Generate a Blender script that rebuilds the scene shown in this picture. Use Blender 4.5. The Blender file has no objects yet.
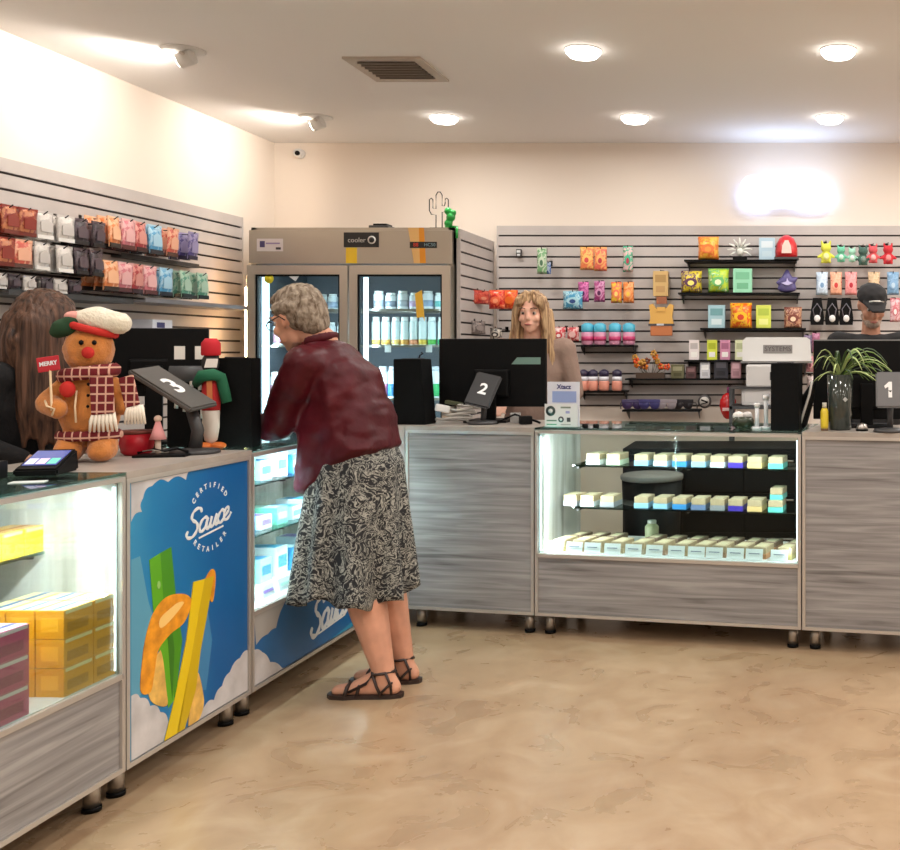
import bpy, bmesh, math, random
from math import pi, sin, cos, radians as R
from mathutils import Vector as V, Matrix as M, Euler, noise
random.seed(7)
SC = bpy.context.scene
COL = SC.collection
CH = 1.32           # camera height
F = 1000.0          # focal length in pixels (frame 900 x 850)
def at(px, py, Y):
    return V(((px-780)*Y/F, Y, CH-(py-352)*Y/F))

# ---------------------------------------------------------------- materials
def lin(c):
    o = []
    for v in c[:3]:
        v = v/255.0
        o.append(v/12.92 if v <= .04045 else ((v+.055)/1.055)**2.4)
    return (*o, 1)
MATS = {}
def mat(name, c=(128,128,128), rough=.5, metal=0, emit=0, ec=None, alpha=None, bump=0, bscale=40, var=0, vscale=8, coat=0, spec=.5, sheen=0):
    if name in MATS: return MATS[name]
    m = bpy.data.materials.new(name); m.use_nodes = True
    nt = m.node_tree; N = nt.nodes; L = nt.links
    b = N['Principled BSDF']
    b.inputs['Base Color'].default_value = lin(c)
    b.inputs['Roughness'].default_value = rough
    b.inputs['Metallic'].default_value = metal
    b.inputs['Specular IOR Level'].default_value = spec
    if coat: b.inputs['Coat Weight'].default_value = coat
    if sheen: b.inputs['Sheen Weight'].default_value = sheen
    if emit:
        b.inputs['Emission Color'].default_value = lin(ec or c)
        b.inputs['Emission Strength'].default_value = emit
    tc = N.new('ShaderNodeTexCoord')
    if var:
        n = N.new('ShaderNodeTexNoise'); n.inputs['Scale'].default_value = vscale; n.inputs['Detail'].default_value = 5
        L.new(tc.outputs['Object'], n.inputs['Vector'])
        r = N.new('ShaderNodeValToRGB')
        r.color_ramp.elements[0].position = .3; r.color_ramp.elements[1].position = .7
        r.color_ramp.elements[0].color = lin([max(0, v*(1-var)) for v in c])
        r.color_ramp.elements[1].color = lin([min(255, v*(1+var)) for v in c])
        L.new(n.outputs['Fac'], r.inputs['Fac']); L.new(r.outputs['Color'], b.inputs['Base Color'])
    if bump:
        n = N.new('ShaderNodeTexNoise'); n.inputs['Scale'].default_value = bscale; n.inputs['Detail'].default_value = 4
        L.new(tc.outputs['Object'], n.inputs['Vector'])
        bp = N.new('ShaderNodeBump'); bp.inputs['Strength'].default_value = bump; bp.inputs['Distance'].default_value = .01
        L.new(n.outputs['Fac'], bp.inputs['Height']); L.new(bp.outputs['Normal'], b.inputs['Normal'])
    MATS[name] = m
    return m
def C(c, rough=.5, **k):
    return mat('col_%d_%d_%d_%d' % (*[int(v) for v in c], int(rough*100)), c, rough, **k)
def nodes(m):
    return m.node_tree.nodes, m.node_tree.links, m.node_tree.nodes['Principled BSDF']
def ramp(N, stops, interp='LINEAR'):
    r = N.new('ShaderNodeValToRGB'); r.color_ramp.interpolation = interp
    while len(r.color_ramp.elements) < len(stops): r.color_ramp.elements.new(.5)
    for e, (p, c) in zip(r.color_ramp.elements, stops):
        e.position = p; e.color = lin(c)
    return r
def glass(name, tint=(235,245,242), refl=.5, rough=.02):
    m = bpy.data.materials.new(name); m.use_nodes = True
    N = m.node_tree.nodes; L = m.node_tree.links; N.clear()
    o = N.new('ShaderNodeOutputMaterial'); t = N.new('ShaderNodeBsdfTransparent'); g = N.new('ShaderNodeBsdfGlossy')
    t.inputs['Color'].default_value = lin(tint); g.inputs['Roughness'].default_value = rough
    f = N.new('ShaderNodeFresnel'); f.inputs['IOR'].default_value = 1.45
    mu = N.new('ShaderNodeMath'); mu.operation = 'MULTIPLY'; mu.inputs[1].default_value = refl
    mx = N.new('ShaderNodeMixShader')
    L.new(f.outputs[0], mu.inputs[0]); L.new(mu.outputs[0], mx.inputs[0]); L.new(t.outputs[0], mx.inputs[1]); L.new(g.outputs[0], mx.inputs[2])
    L.new(mx.outputs[0], o.inputs[0]); return m
GLASS = glass('clear_glass', refl=.32); SHELFGLASS = glass('green_edge_glass', (205,228,222), .9)

def wood(name, stops, axis='X', sc=1.0, rough=.45):
    m = mat(name, stops[0][1], rough); N, L, b = nodes(m)
    tc = N.new('ShaderNodeTexCoord'); mp = N.new('ShaderNodeMapping')
    s = {'X': (2.0, 30, 46), 'Z': (14, 14, 1.0)}[axis]
    mp.inputs['Scale'].default_value = [v*sc for v in s]
    n = N.new('ShaderNodeTexNoise'); n.inputs['Scale'].default_value = 1; n.inputs['Detail'].default_value = 7; n.inputs['Distortion'].default_value = .7
    L.new(tc.outputs['Object'], mp.inputs[0]); L.new(mp.outputs[0], n.inputs['Vector'])
    r = ramp(N, stops); L.new(n.outputs['Fac'], r.inputs[0]); L.new(r.outputs[0], b.inputs['Base Color'])
    return m
GREYWOOD = wood('grey_oak_laminate', [(.22,(92,88,87)), (.38,(130,127,127)), (.52,(147,144,144)), (.68,(164,161,160))])
PALEWOOD = wood('pale_oak_laminate', [(.3,(150,145,140)), (.5,(185,181,176)), (.7,(205,202,198))], 'Z')
ALU = mat('brushed_aluminium_trim', (198,192,186), .38, .55)
STEEL = mat('satin_steel', (175,170,165), .3, .9)
TOPM = mat('counter_laminate_top', (165,156,148), .35, var=.06, vscale=10)
CREAM = mat('cream_wall_paint', (232,220,208), .85)
CEIL = mat('ceiling_paint', (236,233,231), .9)
SLAT = mat('slatwall_laminate', (188,180,176), .55, var=.03, vscale=5)
GROOVE = mat('slatwall_groove', (58,52,52), .7)
BLACK = mat('black_plastic', (11,11,12), .5, spec=.14)
MATTE = mat('black_matte', (10,11,12), .65, var=.15, vscale=60, spec=.12)
WHITE = mat('white_plastic', (225,224,222), .4)
DARKG = mat('dark_grey_plastic', (58,57,58), .45)
WIRE = mat('dark_metal_wire', (45,42,42), .35, .7)

# concrete floor
FLOOR = mat('stained_concrete', (190,150,105), .24, spec=.45)
N, L, b = nodes(FLOOR)
tc = N.new('ShaderNodeTexCoord')
n1 = N.new('ShaderNodeTexNoise'); n1.inputs['Scale'].default_value = 1.5; n1.inputs['Detail'].default_value = 9; n1.inputs['Roughness'].default_value = .62; n1.inputs['Distortion'].default_value = 1.2
n2 = N.new('ShaderNodeTexNoise'); n2.inputs['Scale'].default_value = 4.5; n2.inputs['Detail'].default_value = 8; n2.inputs['Distortion'].default_value = 1.5
n3 = N.new('ShaderNodeTexNoise'); n3.inputs['Scale'].default_value = 9; n3.inputs['Detail'].default_value = 3
for n in (n1, n2, n3): L.new(tc.outputs['Object'], n.inputs['Vector'])
r1 = ramp(N, [(.18,(128,98,72)), (.42,(160,131,102)), (.56,(173,147,117)), (.78,(188,164,136))])
r2 = ramp(N, [(.15,(120,92,68)), (.5,(169,141,111)), (.8,(194,174,148))])
L.new(n1.outputs[0], r1.inputs[0]); L.new(n2.outputs[0], r2.inputs[0])
mx = N.new('ShaderNodeMix'); mx.data_type = 'RGBA'; mx.inputs[0].default_value = .45
L.new(r1.outputs[0], mx.inputs[6]); L.new(r2.outputs[0], mx.inputs[7])
r3 = ramp(N, [(.22,(150,120,96)), (.40,(255,255,255))]); L.new(n3.outputs[0], r3.inputs[0])
m2 = N.new('ShaderNodeMix'); m2.data_type = 'RGBA'; m2.blend_type = 'MULTIPLY'; m2.inputs[0].default_value = .12
L.new(mx.outputs[2], m2.inputs[6]); L.new(r3.outputs[0], m2.inputs[7]); L.new(m2.outputs[2], b.inputs['Base Color'])
rr = N.new('ShaderNodeMapRange'); rr.inputs[3].default_value = .18; rr.inputs[4].default_value = .42
L.new(n2.outputs[0], rr.inputs[0]); L.new(rr.outputs[0], b.inputs['Roughness'])

def hairmat(name, dark, light, rough=.6, sc=(70,70,6)):
    m = mat(name, dark, rough, spec=.3); N, L, b = nodes(m)
    tc = N.new('ShaderNodeTexCoord'); mp = N.new('ShaderNodeMapping'); mp.inputs['Scale'].default_value = sc
    n = N.new('ShaderNodeTexNoise'); n.inputs['Scale'].default_value = 1; n.inputs['Detail'].default_value = 4; n.inputs['Distortion'].default_value = .4
    L.new(tc.outputs['Object'], mp.inputs[0]); L.new(mp.outputs[0], n.inputs['Vector'])
    r = ramp(N, [(.32,dark),(.66,light)]); L.new(n.outputs['Fac'], r.inputs[0]); L.new(r.outputs[0], b.inputs['Base Color'])
    bp = N.new('ShaderNodeBump'); bp.inputs['Strength'].default_value = .9; bp.inputs['Distance'].default_value = .006; L.new(n.outputs['Fac'], bp.inputs['Height']); L.new(bp.outputs[0], b.inputs['Normal'])
    return m
def printmat(cols, sc=26):
    name = 'print_' + '_'.join('%d%d%d' % tuple(c) for c in cols)
    if name in MATS: return MATS[name]
    m = mat(name, cols[0], .32); N, L, b = nodes(m)
    tc = N.new('ShaderNodeTexCoord'); n = N.new('ShaderNodeTexNoise'); n.inputs['Scale'].default_value = sc; n.inputs['Detail'].default_value = 2; n.inputs['Distortion'].default_value = 1.2
    L.new(tc.outputs['Object'], n.inputs['Vector'])
    st = [(0,cols[0]),(.47,cols[0]),(.55,cols[1])]
    if len(cols) > 2: st += [(.62,cols[1]),(.68,cols[2])]
    r = ramp(N, st); L.new(n.outputs['Fac'], r.inputs[0]); L.new(r.outputs[0], b.inputs['Base Color']); return m
# ---------------------------------------------------------------- mesh builder
class MB:
    def __init__(s, *mats):
        s.bm = bmesh.new(); s.mats = list(mats)
    def mi(s, m):
        if m not in s.mats: s.mats.append(m)
        return s.mats.index(m)
    def _merge(s, bm, m, X=None, smooth=False):
        if X is not None: bm.transform(X)
        i = s.mi(m)
        for f in bm.faces: f.material_index = i; f.smooth = smooth
        me = bpy.data.meshes.new('tmp'); bm.to_mesh(me); bm.free(); s.bm.from_mesh(me); bpy.data.meshes.remove(me)
        return s
    def box(s, c, d, m, rot=None, bev=0):
        bm = bmesh.new(); bmesh.ops.create_cube(bm, size=1); bmesh.ops.scale(bm, vec=V(d), verts=bm.verts)
        if bev: bmesh.ops.bevel(bm, geom=bm.edges, offset=bev, segments=2, affect='EDGES', profile=.6)
        X = M.Translation(V(c))
        if rot is not None: X = X @ (rot if isinstance(rot, M) else Euler(rot).to_matrix().to_4x4())
        return s._merge(bm, m, X)
    def bx(s, x0, x1, y0, y1, z0, z1, m, bev=0):
        return s.box(((x0+x1)/2, (y0+y1)/2, (z0+z1)/2), (abs(x1-x0), abs(y1-y0), abs(z1-z0)), m, None, bev)
    def cyl(s, p0, p1, r0, m, r1=None, n=16, caps=True):
        p0 = V(p0); p1 = V(p1); r1 = r0 if r1 is None else r1
        bm = bmesh.new(); d = p1-p0
        bmesh.ops.create_cone(bm, cap_ends=caps, segments=n, radius1=r0, radius2=r1, depth=d.length)
        X = M.Translation((p0+p1)/2) @ d.to_track_quat('Z','Y').to_matrix().to_4x4()
        s._merge(bm, m, X)
        if n > 8:
            s.bm.faces.ensure_lookup_table()
            for f in s.bm.faces[-(n+2):]:
                if len(f.verts) == 4: f.smooth = True
        return s
    def sph(s, c, r, m, rot=None, sub=3):
        r = (r,r,r) if isinstance(r, (int,float)) else r
        bm = bmesh.new(); bmesh.ops.create_icosphere(bm, subdivisions=sub, radius=1)
        X = M.Translation(V(c))
        if rot is not None: X = X @ Euler(rot).to_matrix().to_4x4()
        X = X @ M.Diagonal((*r, 1))
        return s._merge(bm, m, X, True)
    def lathe(s, prof, c, m, n=20, X=None):
        bm = bmesh.new(); rows = []
        for r, z in prof:
            rows.append([bm.verts.new((max(r,1e-4)*cos(2*pi*i/n), max(r,1e-4)*sin(2*pi*i/n), z)) for i in range(n)])
        for a, b_ in zip(rows, rows[1:]):
            for i in range(n): bm.faces.new((a[i], a[(i+1)%n], b_[(i+1)%n], b_[i]))
        bm.faces.new(rows[0][::-1]); bm.faces.new(rows[-1])
        T = M.Translation(V(c)); T = T @ X if X is not None else T
        return s._merge(bm, m, T, True)
    def slab(s, pts, th, m, X=None):
        """2d outline (x,z) extruded along y by th (from y=0 to -th, towards the viewer side)"""
        bm = bmesh.new()
        a = [bm.verts.new((x, 0, z)) for x, z in pts]; f = bm.faces.new(a)
        g = bmesh.ops.extrude_face_region(bm, geom=[f])
        bmesh.ops.translate(bm, vec=(0,-th,0), verts=[v for v in g['geom'] if isinstance(v, bmesh.types.BMVert)])
        bmesh.ops.recalc_face_normals(bm, faces=bm.faces)
        return s._merge(bm, m, X)
    def tube(s, pts, r, m, n=8, closed=False):
        pts = [V(p) for p in pts]; bm = bmesh.new(); rows = []
        rs = r if isinstance(r, (list,tuple)) else [r]*len(pts)
        for i, p in enumerate(pts):
            d = (pts[min(i+1, len(pts)-1)]-pts[max(i-1,0)]).normalized()
            q = d.to_track_quat('Z','Y')
            rows.append([bm.verts.new(p+q@V((rs[i]*cos(2*pi*k/n), rs[i]*sin(2*pi*k/n), 0))) for k in range(n)])
        for a, b_ in zip(rows, rows[1:]):
            # align rings to limit twisting
            k0 = min(range(n), key=lambda k: (a[0].co-b_[k].co).length)
            b2 = b_[k0:]+b_[:k0]
            b_[:] = b2
            for i in range(n): bm.faces.new((a[i], a[(i+1)%n], b_[(i+1)%n], b_[i]))
        bm.faces.new(rows[0][::-1]); bm.faces.new(rows[-1])
        bmesh.ops.recalc_face_normals(bm, faces=bm.faces)
        return s._merge(bm, m, None, True)
    def pillow(s, w, h, t, m, X=None, nx=8, nz=8, pinch=.5, crimp=None):
        """stuffed pouch: centred in x, bottom z=0, front faces -y"""
        bm = bmesh.new()
        def P(u, v, side):
            e = (1-abs(2*u-1)**2.6)*(1-abs(2*v-1)**3.2)
            return V(((u-.5)*w*(1-.05*sin(pi*v)), side*t/2*e, v*h))
        for side in (-1, 1):
            g = [[bm.verts.new(P(i/nx, j/nz, side)) for i in range(nx+1)] for j in range(nz+1)]
            for j in range(nz):
                for i in range(nx):
                    q = (g[j][i], g[j][i+1], g[j+1][i+1], g[j+1][i])
                    bm.faces.new(q if side < 0 else q[::-1])
        bmesh.ops.remove_doubles(bm, verts=bm.verts, dist=.0004)
        return s._merge(bm, m, X, True)
    def text(s, st, size, m, X, ext=.001, shear=0, bold=0, align='CENTER', spacing=1):
        cu = bpy.data.curves.new('t', 'FONT'); cu.body = st; cu.size = size; cu.extrude = ext; cu.shear = shear; cu.offset = bold
        cu.align_x = align; cu.align_y = 'CENTER'; cu.space_character = spacing; cu.resolution_u = 3
        o = bpy.data.objects.new('t', cu); COL.objects.link(o)
        dg = bpy.context.evaluated_depsgraph_get(); me = bpy.data.meshes.new_from_object(o.evaluated_get(dg))
        bm = bmesh.new(); bm.from_mesh(me); bpy.data.objects.remove(o); bpy.data.curves.remove(cu); bpy.data.meshes.remove(me)
        return s._merge(bm, m, X @ M.Rotation(pi/2, 4, 'X'))
    def build(s, name, parent=None, loc=None, rotz=None):
        me = bpy.data.meshes.new(name); s.bm.to_mesh(me); s.bm.free()
        for m in s.mats: me.materials.append(m)
        o = bpy.data.objects.new(name, me); COL.objects.link(o)
        if parent: o.parent = parent
        if loc is not None: o.location = loc
        if rotz is not None: o.rotation_euler = (0,0,rotz)
        return o
LABELS = set()
def tag(o, label, cat, group=None, shared=False):
    if not shared:
        if label in LABELS: print('DUPLABEL', label)
        if not 4 <= len(label.split()) <= 16: print('LABELLEN', len(label.split()), label)
    LABELS.add(label)
    o['label'] = label; o['category'] = cat
    if group: o['group'] = group
    return o
def thing(name, label, cat, loc=(0,0,0), rotz=0, group=None):
    o = bpy.data.objects.new(name, None); COL.objects.link(o); o.empty_display_size = .1
    o.location = loc; o.rotation_euler = (0,0,rotz)
    return tag(o, label, cat, group)
def struct(o):
    o['kind'] = 'structure'; return o
def light(kind, loc, e, size=.1, col=(1,1,1), rot=(0,0,0), sx=None, sy=None, spot=None, blend=.5, parent=None, name=None):
    d = bpy.data.lights.new(name or 'light', kind); d.energy = e; d.color = col
    if kind == 'AREA':
        d.shape = 'RECTANGLE' if sx else 'DISK'; d.size = sx or size
        if sx: d.size_y = sy
    else: d.shadow_soft_size = size
    if spot: d.spot_size = spot; d.spot_blend = blend
    o = bpy.data.objects.new(name or 'light', d); COL.objects.link(o); o.location = loc; o.rotation_euler = rot
    if parent: o.parent = parent
    return o

# ---------------------------------------------------------------- blobs (continuous organic surfaces)
class Blob:
    def __init__(s, off=(0,0,0)): s.bm = bmesh.new(); s.off = V(off)
    def hull(s, items, sub=2):
        """items: (centre, radius or (rx,ry,rz)[, 3x3 rotation])"""
        bm = bmesh.new(); pts = []
        for it in items:
            c = V(it[0]); r = it[1]; r = (r,r,r) if isinstance(r, (int,float)) else r
            rot = it[2] if len(it) > 2 else M.Identity(3)
            b2 = bmesh.new(); bmesh.ops.create_icosphere(b2, subdivisions=sub, radius=1)
            for v in b2.verts: pts.append(c + rot @ V((v.co.x*r[0], v.co.y*r[1], v.co.z*r[2])) - s.off)
            b2.free()
        for p in pts: bm.verts.new(p)
        h = bmesh.ops.convex_hull(bm, input=bm.verts)
        bad = [v for v in h['geom_interior'] if isinstance(v, bmesh.types.BMVert)]
        bmesh.ops.delete(bm, geom=bad, context='VERTS')
        bmesh.ops.recalc_face_normals(bm, faces=bm.faces)
        me = bpy.data.meshes.new('t'); bm.to_mesh(me); bm.free(); s.bm.from_mesh(me); bpy.data.meshes.remove(me)
        return s
    def chain(s, pts, rs, sub=2):
        for i in range(len(pts)-1): s.hull([(pts[i], rs[i]), (pts[i+1], rs[i+1])], sub)
        return s
    def build(s, name, m, parent=None, voxel=.008, smooth=4, warp=None, loc=None):
        me = bpy.data.meshes.new(name); s.bm.to_mesh(me); s.bm.free()
        o = bpy.data.objects.new('t', me); COL.objects.link(o)
        md = o.modifiers.new('r', 'REMESH'); md.mode = 'VOXEL'; md.voxel_size = voxel; md.use_smooth_shade = True
        if smooth:
            sm = o.modifiers.new('s', 'SMOOTH'); sm.iterations = smooth; sm.factor = .5
        dg = bpy.context.evaluated_depsgraph_get(); nm = bpy.data.meshes.new_from_object(o.evaluated_get(dg))
        bpy.data.objects.remove(o); bpy.data.meshes.remove(me)
        if warp:
            nrm = [v.normal.copy() for v in nm.vertices]
            for v, nn in zip(nm.vertices, nrm): v.co = v.co + nn*warp(v.co)
        for p in nm.polygons: p.use_smooth = True
        nm.name = name; nm.materials.clear()
        for x in (m if isinstance(m, list) else [m]): nm.materials.append(x)
        r = bpy.data.objects.new(name, nm); COL.objects.link(r)
        if parent: r.parent = parent
        if loc is not None: r.location = loc
        return r

# ---------------------------------------------------------------- camera
cam = bpy.data.cameras.new('camera'); co = bpy.data.objects.new('camera', cam); COL.objects.link(co)
co.location = (0,0,CH); co.rotation_euler = (pi/2,0,0)
cam.sensor_fit = 'HORIZONTAL'; cam.sensor_width = 36; cam.lens = 36*F/900
cam.shift_x = -(780-450)/900; cam.shift_y = -(425-352)/900; cam.clip_start = .05
SC.camera = co
SC.view_settings.view_transform = 'Standard'; SC.view_settings.look = 'None'; SC.view_settings.gamma = 1
SC.view_settings.exposure = 0.22
w = bpy.data.worlds.new('World'); SC.world = w; w.use_nodes = True
w.node_tree.nodes['Background'].inputs[0].default_value = (.9,.85,.8,1); w.node_tree.nodes['Background'].inputs[1].default_value = .05

# ---------------------------------------------------------------- room
XL, XR, YB, YF, ZC = -3.64, 3.4, 7.2, -3.2, 2.825
def room(name, x0,x1,y0,y1,z0,z1, m): return struct(MB(m).bx(x0,x1,y0,y1,z0,z1,m).build(name))
room('floor', XL-.1, XR+.1, YF-.1, YB+.1, -.1, 0, FLOOR)
room('ceiling', XL-.1, XR+.1, YF-.1, YB+.1, ZC, ZC+.1, CEIL)
room('wall_left', XL-.1, XL, YF-.1, YB+.1, 0, ZC, CREAM)
room('wall_right', XR, XR+.1, YF-.1, YB+.1, 0, ZC, CREAM)
room('wall_back', XL, XR, YB, YB+.1, 0, ZC, CREAM)
room('wall_front', XL, XR, YF-.1, YF, 0, ZC, CREAM)

# slatwall panels (local: x along the wall, front faces -y, z up)
def slatwall(name, label, loc, rotz, length, z0, z1, pitch=.0762):
    t = thing(name, label, 'wall panel', loc, rotz)
    b = MB(SLAT); n = int(round((z1-z0)/pitch))
    zt = z1; k = 0
    while zt > z0+.01:
        zb = max(z0, zt-pitch+.0125)
        b.bx(0, length, -.022, -.008, zb, zt, SLAT)
        zt -= pitch
    b.build('slats', t)
    g = MB(GROOVE); g.bx(0, length, -.008, 0, z0, z1, GROOVE); g.build('groove_backing', t)
    e = MB(SLAT); e.bx(-.012, 0, -.024, 0, z0, z1, SLAT); e.bx(length, length+.012, -.024, 0, z0, z1, SLAT)
    e.build('edge_trim', t)
    return t
slatwall('slatwall_panel', 'grey slatwall panel across the back wall behind the back counter', (-2.02, YB-.003, 0), 0, 5.3, .93, 2.225)
slatwall('slatwall_panel', 'grey slatwall panel on the left wall carrying rows of pouches', (XL+.003, 3.0, 0), pi/2, 3.72, .8, 2.225)
slatwall('slatwall_panel', 'narrow grey slatwall panel fixed to the right side of the steel fridge', (-2.085, 6.46, 0), pi/2, .73, .3, 2.115)

# ceiling lights
LED = mat('lamp_diffuser', (255,248,238), .5, emit=9)
n_l = 0
LP = [(X, Y) for Y in (6.4, 4.98) for X in ((-2.15,-.93,.32) if Y > 6 else (-.98,.29))]
desc = {(-2.15,6.4): 'above the steel fridge', (-.93,6.4): 'middle of the far row', (.32,6.4): 'above the glowing white sign', (-.98,4.98): 'left one of the nearer row, right of the vent', (.29,4.98): 'right one of the nearer row'}
for (x, y) in LP:
    t = thing('ceiling_light', 'round white recessed ceiling light, '+desc[(x,y)], 'ceiling light', (x,y,ZC), 0, 'round recessed ceiling lights')
    MB(WHITE).lathe([(.093,0),(.093,-.003),(.089,-.006),(.086,-.0)], (0,0,0), WHITE, 32).build('trim_ring', t)
    MB(LED).lathe([(.087,-.002),(.085,-.018),(.068,-.036),(.035,-.044),(.001,-.046)], (0,0,0), LED, 32).build('diffuser', t)  # dome bulges below the ceiling to imitate the lamp's bloom
WARM = (1,.97,.92)
def downlight(x, y, e=20, col=WARM):
    light('AREA', (x,y,ZC-.055), e, .17, col, name='downlight_beam')
for x, y in LP: downlight(x, y, 6.5 if (y > 6 and x > -1) else 8.5)
for y in (3.55, 2.1, .6, -1.2):
    for x in (-2.2, -.95, .3, 1.6, 2.8): downlight(x, y, 8.5)
for y in (6.4, 4.98): downlight(1.6, y, 13); downlight(2.8, y, 13)

# wall washers: tilted cylinders throwing light at the left wall
HOT = mat('washer_lens', (255,244,228), .5, emit=40)
for (y, e, where) in ((4.98, 26, 'nearer the viewer'), (6.4, 19, 'nearer the corner camera'), (3.56, 20, '')):
    x = -2.97
    if where:
        t = thing('wall_washer', 'white tilted wall washer light on the ceiling, '+where, 'ceiling light', (x,y,ZC), 0, 'ceiling lights aimed at the left wall')
        MB(WHITE).lathe([(.1,0),(.1,-.006),(.08,-.010),(.05,-.004)], (0,0,0), WHITE, 32).build('trim_ring', t)
        d = V((-.93,0,-.36)).normalized()
        c0 = V((.045,0,-.032))
        MB(WHITE).cyl(c0, c0+d*.07, .038, WHITE, n=28).build('lamp_head', t)
        MB(HOT).cyl(c0+d*.0701, c0+d*.073, .033, HOT, n=28).build('lens', t)
        MB(ALU).cyl((.02,-.06,-.03), (.02,.06,-.03), .008, ALU).build('pivot', t)
    light('SPOT', (x-.05,y,ZC-.075), e, .05, (1,.93,.84), (0, R(62), 0) if 0 else V((-.90,.1,-.30)).to_track_quat('-Z','Y').to_euler(), spot=R(150), blend=.8, name='washer_beam')

# ceiling vent
t = thing('ceiling_vent', 'square metal air vent in the ceiling left of the round lights', 'vent', (-2.03,5.31,ZC))
MB(WHITE)
VM = mat('vent_metal', (188,176,165), .5); VD = mat('vent_cavity', (60,54,50), .8)
b = MB(VM)
for s in (-1, 1):
    b.bx(s*.15, s*.2, -.22, .22, -.012, -.001, VM); b.bx(-.15, .15, s*.17, s*.22, -.012, -.001, VM)
b.build('frame', t)
MB(VD).bx(-.15,.15,-.17,.17,-.003,-.001,VD).build('cavity', t)
for i in range(7):
    MB(VM).box((0, -.145+i*.048, -.012), (.3,.034,.003), VM, (R(35),0,0)).build('louvre', t)

# security camera in the corner
t = thing('security_camera', 'small white dome security camera high in the left back corner', 'camera', (-3.45, YB-.0, 2.745)); t.scale = (.62,.62,.62)
MB(WHITE).cyl((0,0,0),(0,-.05,0),.055,WHITE,n=24).build('mount', t)
MB(WHITE).sph((.005,-.085,-.005),.05,WHITE).build('housing', t)
MB(BLACK).sph((.018,-.122,-.012),.028,BLACK).build('lens', t)

# neon sign
SIGN = mat('white_sign_glow', (225,235,255), .5, emit=1.0)
t = thing('lit_sign', 'glowing white sign on the back wall above the slatwall', 'sign', (.035,YB,1.32+.156*YB))
b = MB(SIGN)
def rrect(x0,x1,z0,z1,r,n=6):
    p = []
    for cx, cz, a in ((x1-r,z1-r,0),(x0+r,z1-r,90),(x0+r,z0+r,180),(x1-r,z0+r,270)):
        for k in range(n+1): an = R(a+90*k/n); p.append((cx+r*cos(an), cz+r*sin(an)))
    return p
b.slab(rrect(-.32,.33,-.10,.09,.075), .03, SIGN, M.Translation((0,-.05,0)))
b.slab(rrect(-.32,-.1,-.125,.135,.09), .034, SIGN, M.Translation((0,-.05,0)))
b.slab(rrect(.06,.33,-.115,.105,.09), .032, SIGN, M.Translation((0,-.05,0)))
b.build('glowing_letters', t)
b = MB(ALU); b.cyl((-.2,0,0),(-.2,-.055,0),.01,ALU); b.cyl((.2,0,0),(.2,-.055,0),.01,ALU); b.build('standoff', t)
light('AREA', (.035,YB-.30,2.44), 2.1, col=(.52,.70,1), rot=(R(186),0,0), sx=.7, sy=.12, name='sign_glow')

# ---------------------------------------------------------------- counters
TH = .968                                   # counter height
RA = dict(o=V((-1.931,2.4)), a=math.atan2(4.76-2.4, .056))         # left run
RB = dict(o=V((-1.79,4.78)), a=math.atan2(-.45, 2.31))             # back run
for r in (RA, RB):
    r['ex'] = V((cos(r['a']), sin(r['a']))); r['ey'] = V((-sin(r['a']), cos(r['a'])))
def onrun(r, px, d):
    """distance along the run where image column px meets the line at depth d"""
    p = r['o']+r['ey']*d; k = (px-780)/F
    return (k*p.y-p.x)/(r['ex'].x-k*r['ex'].y)
def rw(r, x, d, z=0):
    p = r['o']+r['ex']*x+r['ey']*d; return V((p.x,p.y,z))
DEP = .5
def legs(t, L_):
    for x in (.05, L_-.05):
        for y in (.06, DEP-.06):
            b = MB(STEEL); b.cyl((x,y,0.012),(x,y,.095),.022,STEEL,n=20); b.cyl((x,y,0),(x,y,.014),.025,BLACK,n=20); b.build('leg', t)
def trim_rect(b, x0,x1,z0,z1, w=.014, y0=-.006, y1=.02):
    for a in ((x0,x0+w,z0,z1),(x1-w,x1,z0,z1),(x0+w,x1-w,z0,z0+w),(x0+w,x1-w,z1-w,z1)):
        b.bx(a[0],a[1],y0,y1,a[2],a[3],ALU)
def solid_unit(r, x0, x1, label, front=None, name='counter_cabinet'):
    t = thing(name, label, 'counter', rw(r,x0,0), r['a']); L_ = x1-x0
    b = MB(GREYWOOD); b.bx(.004,L_-.004,.02,DEP,.1,TH-.022,GREYWOOD); b.build('body', t)
    if front: front(t, L_)
    else: MB(GREYWOOD).bx(.016,L_-.016,.002,.02,.11,TH-.03,GREYWOOD).build('front_panel', t)
    b = MB(ALU); trim_rect(b, .002, L_-.002, .095, TH-.02); b.build('edge_trim', t)
    MB(TOPM).bx(.001,L_-.001,-.006,DEP,TH-.02,TH,TOPM).build('countertop', t)
    legs(t, L_)
    return t
DZ = .385                                    # deck height of the display cases
COOL = (.93,.96,1)
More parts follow.
